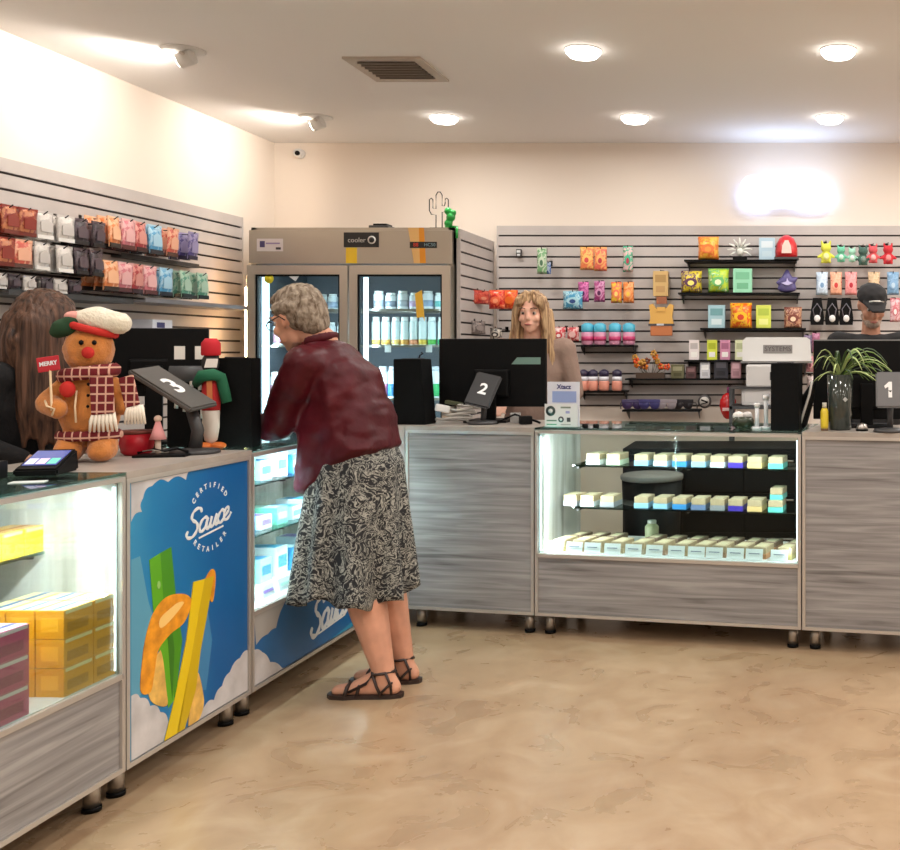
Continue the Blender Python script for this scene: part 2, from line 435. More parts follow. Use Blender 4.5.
def display_unit(r, x0, x1, label, inner, shelves, led=16, front=None, endm=None, back=False, name='display_case', ledc=COOL, shelf_back=DEP-.02, sidef=1.2):
    t = thing(name, label, 'display case', rw(r,x0,0), r['a']); L_ = x1-x0
    b = MB(GREYWOOD); b.bx(.004,L_-.004,.02,DEP,.1,DZ-.012,GREYWOOD); b.build('base', t)
    if front: front(t, L_)
    else: MB(GREYWOOD).bx(.016,L_-.016,.002,.02,.11,DZ-.014,GREYWOOD).build('front_panel', t)
    MB(WHITE).bx(.018,L_-.018,.006,DEP,DZ-.012,DZ,C((214,214,214),.4)).build('deck', t)
    for x in (.004, L_-.02):
        MB(inner).bx(x,x+.016,.008,DEP,DZ,TH-.022,inner).build('side_panel', t)
    if back: MB(inner).bx(.02,L_-.02,DEP-.012,DEP,DZ,TH-.022,inner).build('back_panel', t)
    b = MB(ALU); trim_rect(b, .002, L_-.002, .095, TH-.012); b.bx(.01,L_-.01,-.006,.012,DZ-.018,DZ-.002,ALU)
    b.bx(.002,L_-.002,DEP-.015,DEP,TH-.026,TH-.008,ALU); b.build('frame', t)
    MB(GLASS).bx(.016,L_-.016,.002,.007,DZ,TH-.026,GLASS).build('front_glass', t)
    MB(SHELFGLASS).bx(.001,L_-.001,-.006,DEP,TH-.008,TH,SHELFGLASS).build('glass_top', t)
    for z, d0, xa, xb in shelves:
        s = MB(SHELFGLASS).bx(xa,xb,d0,shelf_back,z-.008,z,SHELFGLASS).build('glass_shelf', t)
        n_ = 3
        g = MB(WIRE)
        for k in range(n_):
            xx = xa+.02+(xb-xa-.04)*k/(n_-1); g.bx(xx-.006,xx+.006,d0+.02,shelf_back,z-.02,z-.009,WIRE)
        g.build('shelf_bracket', t)
    S = mat('led_strip_cool', (225,242,255), .5, emit=4)
    g = MB(S); g.bx(.022,L_-.022,.022,.03,TH-.022,TH-.013,S); g.bx(.0205,.0245,.010,.018,DZ+.01,TH-.04,S); g.bx(L_-.0245,L_-.0205,.010,.018,DZ+.01,TH-.04,S); g.build('led_strip', t)
    light('AREA', (L_/2,.035,TH-.045), led*L_, col=ledc, rot=(R(28),0,0), sx=L_-.1, sy=.02, parent=t, name='case_light')
    for xx, s in ((.035,1),(L_-.035,-1)):
        light('AREA', (xx,.03,.66), led*.3*(sidef if s == 1 else .8), col=ledc, rot=(R(90),0,R(-58*s)), sx=.02, sy=.5, parent=t, name='case_side_light')
    legs(t, L_)
    return t
xs1 = onrun(RA, 124.5, 0); xs2 = onrun(RA, 250.5, 0); xe = 2.36
xb1 = onrun(RB, 535, 0); xb2 = onrun(RB, 802, 0)
# ---------------------------------------------------------------- printed advert panels
ADBLUE = mat('advert_blue_print', (18,104,165), .35)
N, L, b = nodes(ADBLUE)
tc = N.new('ShaderNodeTexCoord'); sp = N.new('ShaderNodeSeparateXYZ'); L.new(tc.outputs['Object'], sp.inputs[0])
mpx = N.new('ShaderNodeMapRange'); mpx.inputs[1].default_value = .0; mpx.inputs[2].default_value = .62; L.new(sp.outputs[0], mpx.inputs[0])
nn = N.new('ShaderNodeTexNoise'); nn.inputs['Scale'].default_value = 3.2; L.new(tc.outputs['Object'], nn.inputs['Vector'])
ad = N.new('ShaderNodeMath'); ad.operation = 'MULTIPLY_ADD'; ad.inputs[1].default_value = .45; L.new(nn.outputs[0], ad.inputs[0]); L.new(mpx.outputs[0], ad.inputs[2])
rz = ramp(N, [(.1,(70,158,196)), (.45,(22,122,180)), (.95,(6,92,158))]); L.new(ad.outputs[0], rz.inputs[0])
L.new(rz.outputs[0], b.inputs['Base Color'])
CLOUD = mat('advert_cloud_print', (196,194,196), .4, var=.13, vscale=7)
def adface(r, x0):
    def f(px, py):
        x = onrun(r, px, 0); Y = r['o'].y+r['ex'].y*x
        return (x-x0, CH-(py-352)*Y/F)
    return f
def scallop(pts, amp=.012):
    """bumpy cloud edge along a polyline"""
    out = []
    for (a, b_) in zip(pts, pts[1:]):
        n = 7; dx, dz = b_[0]-a[0], b_[1]-a[1]; l = math.hypot(dx, dz) or 1
        for k in range(n):
            t_ = k/n; h = amp*sin(pi*t_)*(l/.06)**.5
            out.append((a[0]+dx*t_ - dz/l*h, a[1]+dz*t_ + dx/l*h))
    out.append(pts[-1]); return out
WH = mat('advert_white_ink', (228,232,236), .4)

def catmull(p, n=6):
    p = [V((a,0,b_)) for a, b_ in p]; q = [p[0]]+p+[p[-1]]; out = []
    for i in range(1, len(q)-2):
        for k in range(n):
            t_ = k/n; a, b_, c, d = q[i-1:i+3]
            out.append(.5*((2*b_)+(c-a)*t_+(2*a-5*b_+4*c-d)*t_*t_+(3*b_-a-3*c+d)*t_**3))
    return out+[p[-1]]
STROKES = [[(.66,.80),(.60,.95),(.42,1.02),(.22,.94),(.16,.76),(.26,.62),(.42,.5),(.5,.34),(.44,.14),(.26,.02),(.06,.06),(-.04,.2),(.02,.32)],
 [(1.02,.44),(.9,.54),(.72,.48),(.62,.28),(.66,.1),(.78,.06),(.92,.18),(1.04,.48),(.98,.2),(1.02,.06),(1.14,.12),(1.24,.46),(1.2,.2),(1.26,.06),(1.38,.12),(1.5,.48),(1.46,.18),(1.52,.06),(1.62,.14)],
 [(1.9,.42),(1.8,.52),(1.66,.42),(1.6,.24),(1.66,.08),(1.8,.05),(1.98,.2),(2.16,.36),(2.16,.48),(2.04,.52),(1.94,.38),(1.94,.16),(2.06,.05),(2.22,.1),(2.34,.26)]]
def script_word(b, X, hgt, m, w_=.07, zs=1):
    for st in STROKES:
        pts = [V(((p.x+p.z*.22-1.25), p.y, p.z-.5))*hgt for p in catmull(st)]
        bm_ = MB(m).tube(pts, [hgt*(w_*(.75+.4*abs(sin(i*.35)))) for i in range(len(pts))], m, 8).bm
        bm_.transform(X @ M.Diagonal((1,.06,zs,1)))
        b._merge(bm_, m, None, True)
def advert_tall(t, Ln):
    b = MB(ADBLUE); x0_, x1_, z0_, z1_ = .018, Ln-.018, .112, TH-.036
    b.bx(x0_, x1_, .0, .02, z0_, z1_, ADBLUE)
    f = adface(RA, xs1); cl = lambda p: (min(max(p[0], x0_), x1_), min(max(p[1], z0_), z1_))
    def poly(pts, m, lift, sc=0, closed_extra=(), sm=0):
        q = [f(*p) for p in pts]
        if sm: q = [(p.x, p.z) for p in catmull(q+[q[0], q[1]], 5)][5:]
        if sc: q = scallop(q, sc)
        q = [cl(p) for p in q+[f(*p) for p in closed_extra]]
        r_ = []
        for p in q:
            if not r_ or math.hypot(p[0]-r_[-1][0], p[1]-r_[-1][1]) > .0008: r_.append(p)
        b.slab(r_, .0004*lift, m)
    poly([(131,522),(142,512),(143,498),(152,486),(168,482),(186,480),(192,470),(199,458),(216,440)], CLOUD, 1, .012, [(131,440)])
    GRN = mat('advert_green', (92,170,28), .35); GR2 = mat('advert_dark_green', (52,120,22), .35); YEL = mat('advert_yellow', (232,200,20), .35); ORG = mat('advert_orange', (236,148,34), .35, var=.16, vscale=22); PCH = mat('advert_peach', (228,180,92), .35, var=.14, vscale=20); HI = mat('advert_highlight', (250,205,120), .35)
    LB = mat('advert_light_haze', (88,156,186), .4)
    poly([(131,560),(140,556),(148,600),(160,640),(150,690),(131,700)], LB, 1)
    poly([(196,650),(206,600),(212,640),(206,690),(196,690)], mat('advert_haze_right', (60,130,180), .4), 1)
    poly([(149,560),(160,553),(163,600),(170,650),(174,700),(168,708),(160,660),(153,610)], GRN, 3)
    poly([(160,553),(171,547),(176,600),(182,640),(175,702),(168,650),(163,600)], mat('advert_green_side', (70,145,24), .35), 3)
    poly([(165,600),(169,600),(174,650),(172,700),(170,680)], GR2, 4)
    poly([(140,690),(143,650),(152,615),(166,597),(184,594),(191,602),(184,622),(170,634),(158,650),(154,672),(150,692)], ORG, 5, sm=1)
    poly([(148,672),(160,650),(166,690),(166,706),(150,700)], PCH, 4, sm=1)
    poly([(160,618),(175,604),(183,603),(170,620),(160,628)], HI, 6, sm=1)
    poly([(193,582),(204,579),(198,612),(190,660),(178,748),(164,751),(174,700),(186,640)], YEL, 7)
    poly([(204,579),(213,576),(208,606),(200,650),(195,690),(184,745),(176,748),(190,660),(198,612)], mat('advert_yellow_side', (208,176,14), .35), 7)
    poly([(205,583),(207,575),(212,569),(215,574),(214,592),(211,602)], ORG, 6, sm=1)
    poly([(192,690),(197,672),(202,690),(203,706),(196,724),(188,726)], PCH, 6, sm=1)
    poly([(131,696),(140,698),(150,706),(160,712),(168,722)], CLOUD, 2, .010, [(163,765),(131,772)])
    poly([(194,735),(204,707),(214,700),(222,686),(230,672),(240,658),(249,650)], CLOUD, 2, .010, [(249,710),(190,742)])
    # lettering
    c = f(210, 516); X = M.Translation((c[0], -.0005, c[1]))
    tilt = M.Rotation(R(-7), 4, 'Y')
    script_word(b, X@tilt, .106, WH, .062, .8)
    b.box((c[0]+.006, -.0008, c[1]-.054), (.14,.0012,.006), WH, (0,R(-7),0))
    for word, a0, a1, up in (('CERTIFIED', 142, 38, 1), ('RETAILER', 222, 318, -1)):
        n = len(word)
        for i, chh in enumerate(word):
            an = R(a0+(a1-a0)*i/(n-1)); rad = .112
            rot = (pi/2-an) if up > 0 else (-pi/2-an)
            XX = M.Translation((c[0]+rad*cos(an), -.0005, c[1]-.003+rad*.95*sin(an))) @ M.Rotation(rot, 4, 'Y')
            b.text(chh, .024, WH, XX, .0006, 0, .0006)
    # the small emblem on the green stick
    e = f(158, 585); b.slab([(e[0]+.008*cos(k*pi/5), e[1]+.012*sin(k*pi/5)) for k in range(10)], .003, mat('advert_emblem', (150,200,110), .4))
    b.build('advert_panel', t)
def advert_low(t, Ln):
    b = MB(ADBLUE); x0_, x1_, z0_, z1_ = .018, Ln-.018, .112, DZ-.016
    b.bx(x0_, x1_, .0, .02, z0_, z1_, mat('advert_deep_blue', (16,98,160), .35))
    f = adface(RA, xs2); cl = lambda p: (min(max(p[0], x0_), x1_), min(max(p[1], z0_), z1_))
    def poly(pts, m, lift, sc=0, ex=()):
        q = [f(*p) for p in pts]
        if sc: q = scallop(q, sc)
        q = [cl(p) for p in q+[f(*p) for p in ex]]; r_ = []
        for p in q:
            if not r_ or math.hypot(p[0]-r_[-1][0], p[1]-r_[-1][1]) > .0008: r_.append(p)
        b.slab(r_, .0004*lift, m)
    poly([(256,645),(268,634),(276,628),(284,604)], mat('advert_cloud_shade', (170,168,166), .4), 1, .006, [(286,590),(254,600)])
    poly([(254,650),(262,652),(270,662),(282,668),(292,674)], CLOUD, 1, .006, [(300,690),(254,715)])
    poly([(372,604),(395,585),(395,640),(345,650),(330,640),(352,622)], mat('advert_teal', (40,140,180), .35), 1)
    c = f(331, 606); c = (c[0], .245); X = M.Translation((c[0], -.0004, c[1])) @ M.Rotation(R(-5), 4, 'Y')
    script_word(b, X, .14, WH)
    b.box((c[0]+.01, -.0008, c[1]-.07), (.24,.0012,.007), WH, (0,R(-4),0))
    b.build('advert_panel', t)

display_unit(RA, xs1-1.27, xs1-.002, 'glass display case at the left edge holding yellow and pink cartons', PALEWOOD, [(.742,.215,.08,1.24)], led=9, back=True)
solid_unit(RA, xs1, xs2-.002, 'counter cabinet with a blue fruit advert panel, left of the customer', advert_tall)
display_unit(RA, xs2, xe, 'display case behind the customer with a blue advert strip below the glass', PALEWOOD, [(.80,.16,.05,xe-xs2-.05),(.60,.16,.05,xe-xs2-.05)], led=11, front=advert_low, back=True)
solid_unit(RB, 0, xb1-.002, 'plain grey wood counter cabinet under the middle monitor')
display_unit(RB, xb1, xb2-.002, 'glass display case with three rows of small cream packs', PALEWOOD, [(.775,.2,.10,xb2-xb1-.03),(.572,.2,.10,xb2-xb1-.03)], led=4, sidef=4)
solid_unit(RB, xb2, xb2+.75, 'plain grey wood counter cabinet at the right edge of the photo')
# corner unit
t = thing('corner_counter', 'corner piece joining the left counter run to the back counter run', 'counter', (0,0,0))
p0 = RA['o']+RA['ex']*(xe+.004); p1 = V((RB['o'].x-.004, RB['o'].y)); p2 = p1+RB['ey']*DEP; p3 = V((p0.x-DEP, p0.y+.016)); p4 = V((p3.x, p2.y))
def prism(b, pts, z0, z1, m):
    bm = bmesh.new(); f = bm.faces.new([bm.verts.new((p[0],p[1],z0)) for p in pts])
    g = bmesh.ops.extrude_face_region(bm, geom=[f]); bmesh.ops.translate(bm, vec=(0,0,z1-z0), verts=[v for v in g['geom'] if isinstance(v, bmesh.types.BMVert)])
    bmesh.ops.recalc_face_normals(bm, faces=bm.faces); b._merge(bm, m)
prism_pts = [p0, p1, p2, p4, p3]
b = MB(PALEWOOD); prism(b, prism_pts, .1, TH-.02, mat('filler_panel_grey', (176,172,170), .45)); b.build('body', t)
b = MB(TOPM); prism(b, prism_pts, TH-.02, TH, TOPM); b.build('countertop', t)
for q in (p2+V((-.1,-.1)), p4+V((.06,-.08)), p3+V((.06,.06))):
    MB(STEEL).cyl((q.x,q.y,0),(q.x,q.y,.1),.022,STEEL,n=16).build('leg', t)

# ---------------------------------------------------------------- goods: templates
def dupe(root, label, loc, rotz, group=None):
    r = root.copy(); COL.objects.link(r); r.location = loc; r.rotation_euler = (0,0,rotz); tag(r, label, r['category'], group or r.get('group'))
    for ch in list(root.children):
        c = ch.copy(); COL.objects.link(c); c.parent = r
    return r
ORD = ['first','second','third','fourth','fifth','sixth','seventh','eighth','ninth','tenth','eleventh','twelfth','thirteenth','fourteenth']
def cname(c):
    import colorsys
    h, s, v = colorsys.rgb_to_hsv(*[x/255 for x in c])
    if s < .16: return 'white' if v > .8 else 'grey' if v > .3 else 'black'
    if v < .25: return 'black'
    h *= 360
    if h < 18 or h > 340: return 'red' if s > .5 else 'pink'
    if h < 45: return 'orange' if s > .5 and v > .6 else ('brown' if v < .6 else 'cream')
    if h < 70: return 'yellow' if s > .4 else 'cream'
    if h < 160: return 'green'
    if h < 200: return 'teal'
    if h < 255: return 'blue'
    if h < 300: return 'purple'
    return 'pink'

# cartons of the left case
def carton_mesh(name, L_, D, H, col, top, stripe):
    m1 = C(col,.4); m2 = C(top,.4); m3 = C(stripe,.4)
    b = MB(m1); b.bx(-L_/2,L_/2,-D/2,D/2,0,H,m1,.002)
    b.bx(-L_/2+.003,L_/2-.003,-D/2+.003,D/2-.003,H,H+.0006,m2); b.bx(-L_/2+.003,L_/2-.003,-.012,.004,H+.0006,H+.001,m3)
    dk = C([int(v*.82) for v in col],.4)
    b.bx(-L_/2+.012,L_/2-.02,-D/2-.0006,-D/2,H*.2,H*.55,dk); b.bx(-L_/2+.006,L_/2-.006,-D/2-.0006,-D/2,H*.86,H*.98,m2)
    b.bx(-L_/2-.0006,-L_/2,-D/2+.015,D/2-.015,H*.25,H*.75,C([min(255,int(v*1.0)+25) for v in col],.4))
    return b
def put(rn, mbf, name, label, cat, x, d, z, group, da=0, src={}):
    key = (name, mbf.__name__ if callable(mbf) else str(mbf))
    if key in src:
        o = src[key].copy(); COL.objects.link(o)
    else:
        o = mbf().build(name); src[key] = o
    o.location = rw(rn, x, d, z); o.rotation_euler = (0,0,rn['a']+da)
    tag(o, label, cat, group); return o
def yellow_carton(): return carton_mesh('c', .112,.078,.0775,(232,160,16),(236,222,170),(80,110,160))
def pink_carton(): return carton_mesh('c', .112,.078,.0775,(196,84,128),(226,212,216),(90,90,150))
def small_carton(): return carton_mesh('c', .078,.1,.074,(246,200,30),(240,190,120),(200,120,60))
hz = ('bottom','middle','top'); colw = ('nearest the glass','second back from the glass','third back from the glass','at the rear')
for r_ in range(4):
    for k in range(2):
        for h in range(3 if r_ < 3 else 2):
            e1 = onrun(RA, 117, .03)-.063
            put(RA, yellow_carton, 'yellow_carton', 'yellow carton, %s of its stack, %s, %s' % (hz[h], colw[r_], ('left of the pair','right of the pair')[k]), 'carton',
                e1-(1-k)*.1145, .052+r_*.082, DZ+h*.0785, 'stacked yellow cartons in the left case')
for r_ in range(3):
    for k in range(2):
        for h in range(3):
            e1 = onrun(RA, 27, .02)-.057
            put(RA, pink_carton, 'pink_carton', 'magenta pink carton, %s of its stack, %s, %s' % (hz[h], colw[r_], ('further left','beside the yellow cartons')[k]), 'carton',
                e1-(1-k)*.1145, .052+r_*.082, DZ+h*.0785, 'stacked pink cartons in the left case')
for k in range(4):
    put(RA, small_carton, 'yellow_carton', 'small yellow carton on the upper glass shelf, %s from its right end' % ORD[k], 'carton',
        onrun(RA, 43, .235)-.042-k*.081, .275, .742, 'yellow cartons on the glass shelf')

# packs of the back case
PK = {}
def pack_mesh(col, w_=.078, h_=.03, d_=.125, hb=.024, dark=False):
    cr = mat('buff_card', (128,104,86), .6, var=.08, vscale=25) if dark else mat('cream_card', (182,160,128), .5, var=.05, vscale=25); cm = C(col,.4)
    b = MB(cr); b.bx(-w_/2,w_/2,0,d_,0,hb,cm,.001)
    b.bx(-w_/2+.001,w_/2-.001,.002,d_,hb,hb+h_,cr,.003)
    b.bx(-w_/2+.012,w_/2-.012,.02,d_-.03,hb+h_,hb+h_+.0008,C((204,186,152),.5))
    return b
def pack(label, x, d, z, col, group, w_=.070, da=0, h_=.03, hb=.024):
    key = (col, w_, h_)
    if key not in PK: PK[key] = pack_mesh(col, w_, h_, .12, hb, dark=h_ < .025).build('small_pack'); o = PK[key]
    else: o = PK[key].copy(); COL.objects.link(o)
    o.location = rw(RB, x, d, z); o.rotation_euler = (0,0,RB['a']+da); tag(o, label, 'package', group); return o
WB, LB_, BL, PU, TN, TE, GY = (222,226,230), (150,196,226), (60,140,205), (72,52,170), (228,190,130), (110,206,196), (150,150,156)
row1 = [(594,WB),(614,(206,216,190)),(642,LB_),(661,(190,216,238)),(680,BL),(699,LB_),(718,WB),(736,PU),(755,TN),(776,TE)]
row2 = [(571,GY),(588,WB),(608,GY),(642,LB_),(661,LB_),(680,BL),(699,(110,130,170)),(718,GY),(736,PU),(755,TN),(776,TE)]
for i, (px, c) in enumerate(row1):
    pack('cream topped pack with %s front, %s from the left on the top shelf' % (cname(c), ORD[i]), onrun(RB,px,.23)-xb1*0, .215, .776, c, 'packs on the top glass shelf', da=random.uniform(-.05,.05))
for i, (px, c) in enumerate(row2):
    pack('cream topped pack with %s front, %s from the left on the middle shelf' % (cname(c), ORD[i]), onrun(RB,px,.23), .215, .573, c, 'packs on the middle glass shelf', da=random.uniform(-.05,.05))
pack('small teal and cream pack stacked on the last pack of the middle shelf', onrun(RB,777,.26), .24, .6275, TE, 'packs on the middle glass shelf', w_=.06)
row3 = [555,574,592,612,633,654,676,696,714,735,754,779]
CARD = mat('white_price_card', (235,238,242), .5)
def price_card():
    b = MB(CARD); b.box((0,0,.026), (.078,.003,.05), CARD, (R(-14),0,0)); b.box((0,-.003,.03), (.05,.001,.004), C((120,130,150),.5), (R(-14),0,0)); b.box((-.01,-.001,.02), (.035,.001,.003), C((150,155,170),.5), (R(-14),0,0)); return b
creams = [(190,172,122),(176,150,120),(186,166,130),(186,166,130),(180,164,140),(176,142,118),(186,160,122),(178,150,124),(178,142,114),(176,144,116),(190,136,96),(174,160,106)]
for i, px in enumerate(row3):
    put(RB, price_card, 'price_card', 'white price card, %s from the left along the case floor' % ORD[i], 'card', onrun(RB,px,.03), .035, DZ, 'price cards along the case floor')
    for k in range(2):
        if k == 1 and i in (3,): continue
        key = ('row3', i)
        o = pack('%s pack %s, %s from the left on the case floor' % (('pale cream','buff')[k], ('behind its price card','in the back row')[k], ORD[i]), onrun(RB,px+6,.08)+.012*k, .062+.16*k, DZ, creams[i], 'packs on the case floor', w_=.064+.0001*i, da=-.12, h_=.030-.008*k, hb=.024)
put(RB, lambda: MB(C((60,60,64))).lathe([(.03,0),(.034,.01),(.034,.07),(.02,.085)],(0,0,0),C((190,188,150),.4)).lathe([(.022,.085),(.022,.1)],(0,0,0),C((210,210,200),.4)), 'jar', 'squat pale jar standing behind the packs on the case floor', 'jar', onrun(RB,648,.34), .4, DZ, 'jar')

# goods in the customer's case: bright boxes
def box_mesh(w_,d_,h_,col,col2):
    b = MB(C(col,.35)); b.bx(-w_/2,w_/2,-d_/2,d_/2,0,h_,C(col,.35),.002); b.bx(-w_/2+.01,w_/2-.01,-d_/2-.0008,-d_/2,h_*.3,h_*.7,C(col2,.35)); b.bx(-w_/2+.01,w_/2-.01,-d_/2+.012,d_/2-.012,h_,h_+.0008,C(col2,.35)); return b
lv = {DZ:'case floor', .60:'middle shelf', .80:'upper shelf'}
cols = [((120,214,190),(190,236,226)), ((190,226,240),(60,150,220)), ((236,240,244),(70,170,225)), ((60,160,220),(225,240,250)), ((225,238,246),(150,120,200))]
for z, hh in ((DZ,.12),(.60,.07),(.80,.10)):
    n = 8
    for i in range(n):
        c1, c2 = cols[(i+int(z*10)) % 5]
        o = box_mesh(.085,.14,hh*(1-.2*(i%2)),c1,c2).build('small_carton'); o.location = rw(RA, xs2+.10+i*.125, .27, z); o.rotation_euler = (0,0,RA['a'])
        tag(o, '%s and %s carton, %s from the left, %s behind the customer' % (cname(c1), cname(c2) if cname(c2) != cname(c1) else 'pale', ORD[i], lv[z]), 'carton', 'cartons in the case behind the customer')
        if z == DZ:
            q = MB(C((232,240,246),.4)); q.box((0,0,.024),(.085,.003,.045),C((232,240,246),.4),(R(-14),0,0)); q.box((0,-.004,.024),(.07,.001,.012),C(c2,.4),(R(-14),0,0)); o = q.build('price_card')
            o.location = rw(RA, xs2+.10+i*.125, .06, z); o.rotation_euler = (0,0,RA['a']); tag(o, 'pale blue price card, %s from the left behind the customer' % ORD[i], 'card', 'price cards in the case behind the customer')

# ---------------------------------------------------------------- fridge
FX0, FX1, FY0, FY1, FZ = -3.40, -2.10, 6.40, 7.16, 2.12
SS = mat('brushed_stainless_steel', (176,166,152), .34, .75)
t = thing('display_fridge', 'tall stainless steel two door glass display fridge against the back wall', 'fridge', ((FX0+FX1)/2,FY0,0))
hw = (FX1-FX0)/2; fd = FY1-FY0
b = MB(SS); INN = mat('fridge_liner', (112,120,132), .5)
b.bx(-hw,-hw+.03,.03,fd,.1,FZ,SS); b.bx(hw-.03,hw,.03,fd,.1,FZ,SS); b.bx(-hw,hw,fd-.03,fd,.1,FZ,SS); b.bx(-hw,hw,.03,fd,FZ-.02,FZ,SS); b.bx(-hw,hw,.03,fd,.1,.2,SS); b.build('cabinet', t)
MB(SS).bx(-hw,hw,.0,.6,1.885,FZ-.02,SS,.004).build('header', t)
MB(SS).bx(-hw,hw,.0,.03,.1,.32,SS,.004).build('kick_grille', t)
b = MB(INN); b.bx(-hw+.03,hw-.03,fd-.06,fd-.03,.2,1.88,INN); b.bx(-hw+.03,-hw+.04,.06,fd-.06,.2,1.88,INN); b.bx(hw-.04,hw-.03,.06,fd-.06,.2,1.88,INN); b.bx(-.02,.02,.06,.1,.2,1.88,INN); b.build('liner', t)
STRIP = mat('fridge_led', (214,236,255), .5, emit=3)
DF = mat('door_frame_steel', (200,190,176), .3, .6)
for s, (a, c) in ((0,(-hw+.004,-.006)), (1,(.006,hw-.004))):
    b = MB(DF); fw = .05
    b.bx(a,a+fw,-.03,.0,.33,1.872,DF); b.bx(c-fw,c,-.03,.0,.33,1.872,DF); b.bx(a+fw,c-fw,-.03,0,.33,.39,DF); b.bx(a+fw,c-fw,-.03,0,1.815,1.872,DF)
    d = b.build('door', t)
    b = MB(BLACK); g_ = .012
    b.bx(a+fw,a+fw+g_,-.02,-.004,.39,1.815,BLACK); b.bx(c-fw-g_,c-fw,-.02,-.004,.39,1.815,BLACK); b.bx(a+fw+g_,c-fw-g_,-.02,-.004,1.803,1.815,BLACK); b.build('gasket', d)
    MB(GLASS).bx(a+fw,c-fw,-.018,-.012,.39,1.815,GLASS).build('glass_pane', d)
    hx = c-.02 if s == 0 else a+.02
    hb_ = MB(STEEL); hb_.cyl((hx,-.05,.8),(hx,-.05,1.1),.009,STEEL); hb_.cyl((hx,-.05,.82),(hx,-.03,.82),.007,STEEL); hb_.cyl((hx,-.05,1.08),(hx,-.03,1.08),.007,STEEL); hb_.build('handle', d)
    MB(STRIP).bx(a+.07,a+(.105 if s == 0 else .092),.02,.045,.42,1.80,STRIP).build('led_strip', t)
    MB(STRIP).bx(c-.070,c-.062,.02,.04,.42,1.80,STRIP).build('led_strip', t)
    light('AREA', (a+.12,.05,1.1), 4.2, col=(.78,.9,1), rot=(R(90),0,R(-35)), sx=.03, sy=1.3, parent=t, name='fridge_light')
    light('AREA', (c-.09,.05,1.1), 1.2, col=(.78,.9,1), rot=(R(90),0,R(35)), sx=.03, sy=1.3, parent=t, name='fridge_light')
FS = [1.60, 1.365, 1.02, .70, .42]
for z in FS:
    for a, c in ((-hw+.045,-.025),(.025,hw-.045)):
        b = MB(STEEL)
        for k in range(15): y = .08+k*.04; b.bx(a,c,y,y+.004,z-.008,z-.004,STEEL)
        for k in range(5): x = a+(c-a)*k/4; b.bx(x-.003,x+.003,.07,.66,z-.012,z-.008,STEEL)
        b.bx(a,c,.066,.07,z-.014,z,STEEL); b.build('wire_shelf', t)
for x in (-hw+.1, hw-.1):
    for y in (.1, fd-.1): MB(BLACK).cyl((x,y,0),(x,y,.1),.03,BLACK).build('foot', t)
NB = mat('black_nameplate', (22,20,20), .4)
fx = lambda px, Y=6.4: (px-780)*Y/F-(FX0+FX1)/2
b = MB(NB); b.bx(fx(344),fx(379),-.004,0,1.99,2.085,NB); b.text('cooler', .044, C((190,186,180)), M.Translation((fx(357),-.005,2.035)), .001); 
b.lathe([(.026,0),(.026,.002)],(fx(372),-.004,2.037),C((200,196,190)),20,M.Rotation(pi/2,4,'X')); b.lathe([(.018,0),(.018,.001)],(fx(372),-.006,2.037),NB,20,M.Rotation(pi/2,4,'X')); b.build('nameplate', t)
b = MB(NB); b.bx(fx(410),fx(437),-.004,0,1.985,2.025,NB); b.text('HC50', .03, C((120,150,160)), M.Translation((fx(430),-.005,2.005)), .001); b.text('88', .034, C((220,60,40)), M.Translation((fx(416),-.005,2.005)), .001); b.build('temperature_display', t)
b = MB(WHITE); b.bx(fx(257),fx(283),-.002,0,1.965,2.045,C((214,206,208))); b.bx(fx(260),fx(265),-.003,-.001,1.99,2.03,C((70,60,110))); b.bx(fx(266),fx(280),-.003,-.001,2.01,2.02,C((150,130,170))); b.bx(fx(276),fx(281),-.003,-.001,1.975,1.99,C((60,50,60))); b.build('paper_label', t)
YS = C((240,200,40),.35); b = MB(YS); b.bx(fx(346),fx(357),-.002,0,1.888,1.988,YS); b.build('yellow_patch', t)  # flat yellow patch on the header front
b = MB(YS); b.slab([(fx(408),2.115),(fx(423),2.115),(fx(426),1.888),(fx(414),1.888)], .0018, mat('reflection_amber', (226,184,120), .3, .5)); b.slab([(fx(419),2.115),(fx(424),2.115),(fx(426),1.888),(fx(420),1.888)], .0025, mat('reflection_amber_deep', (225,150,50), .3, .5)); b.build('painted_reflection_strip', t)  # warm light reflected in the steel header, painted as amber strips
b = MB(YS); b.lathe([(.03,0),(.03,.001)],(fx(270.5),-.019,CH+.073*6.4),C((225,215,40)),20,M.Rotation(pi/2,4,'X')); b.build('round_sticker', t)
b = MB(WHITE); b.box((fx(296),-.019,CH+.076*6.4),(.05,.001,.05),C((215,222,228)),(0,R(35),0)); b.build('tilted_sticker', t)
b = MB(YS); b.slab([(fx(416),CH+.058*6.4),(fx(423),CH+.062*6.4),(fx(426),CH+.03*6.4),(fx(424),CH-.02*0+.035*6.4),(fx(418),CH+.034*6.4)], .001, C((240,190,60)), M.Translation((0,-.0185,0))); b.build('painted_pane_reflection', t)  # reflection of warm room lights in the door glass, put in as colour

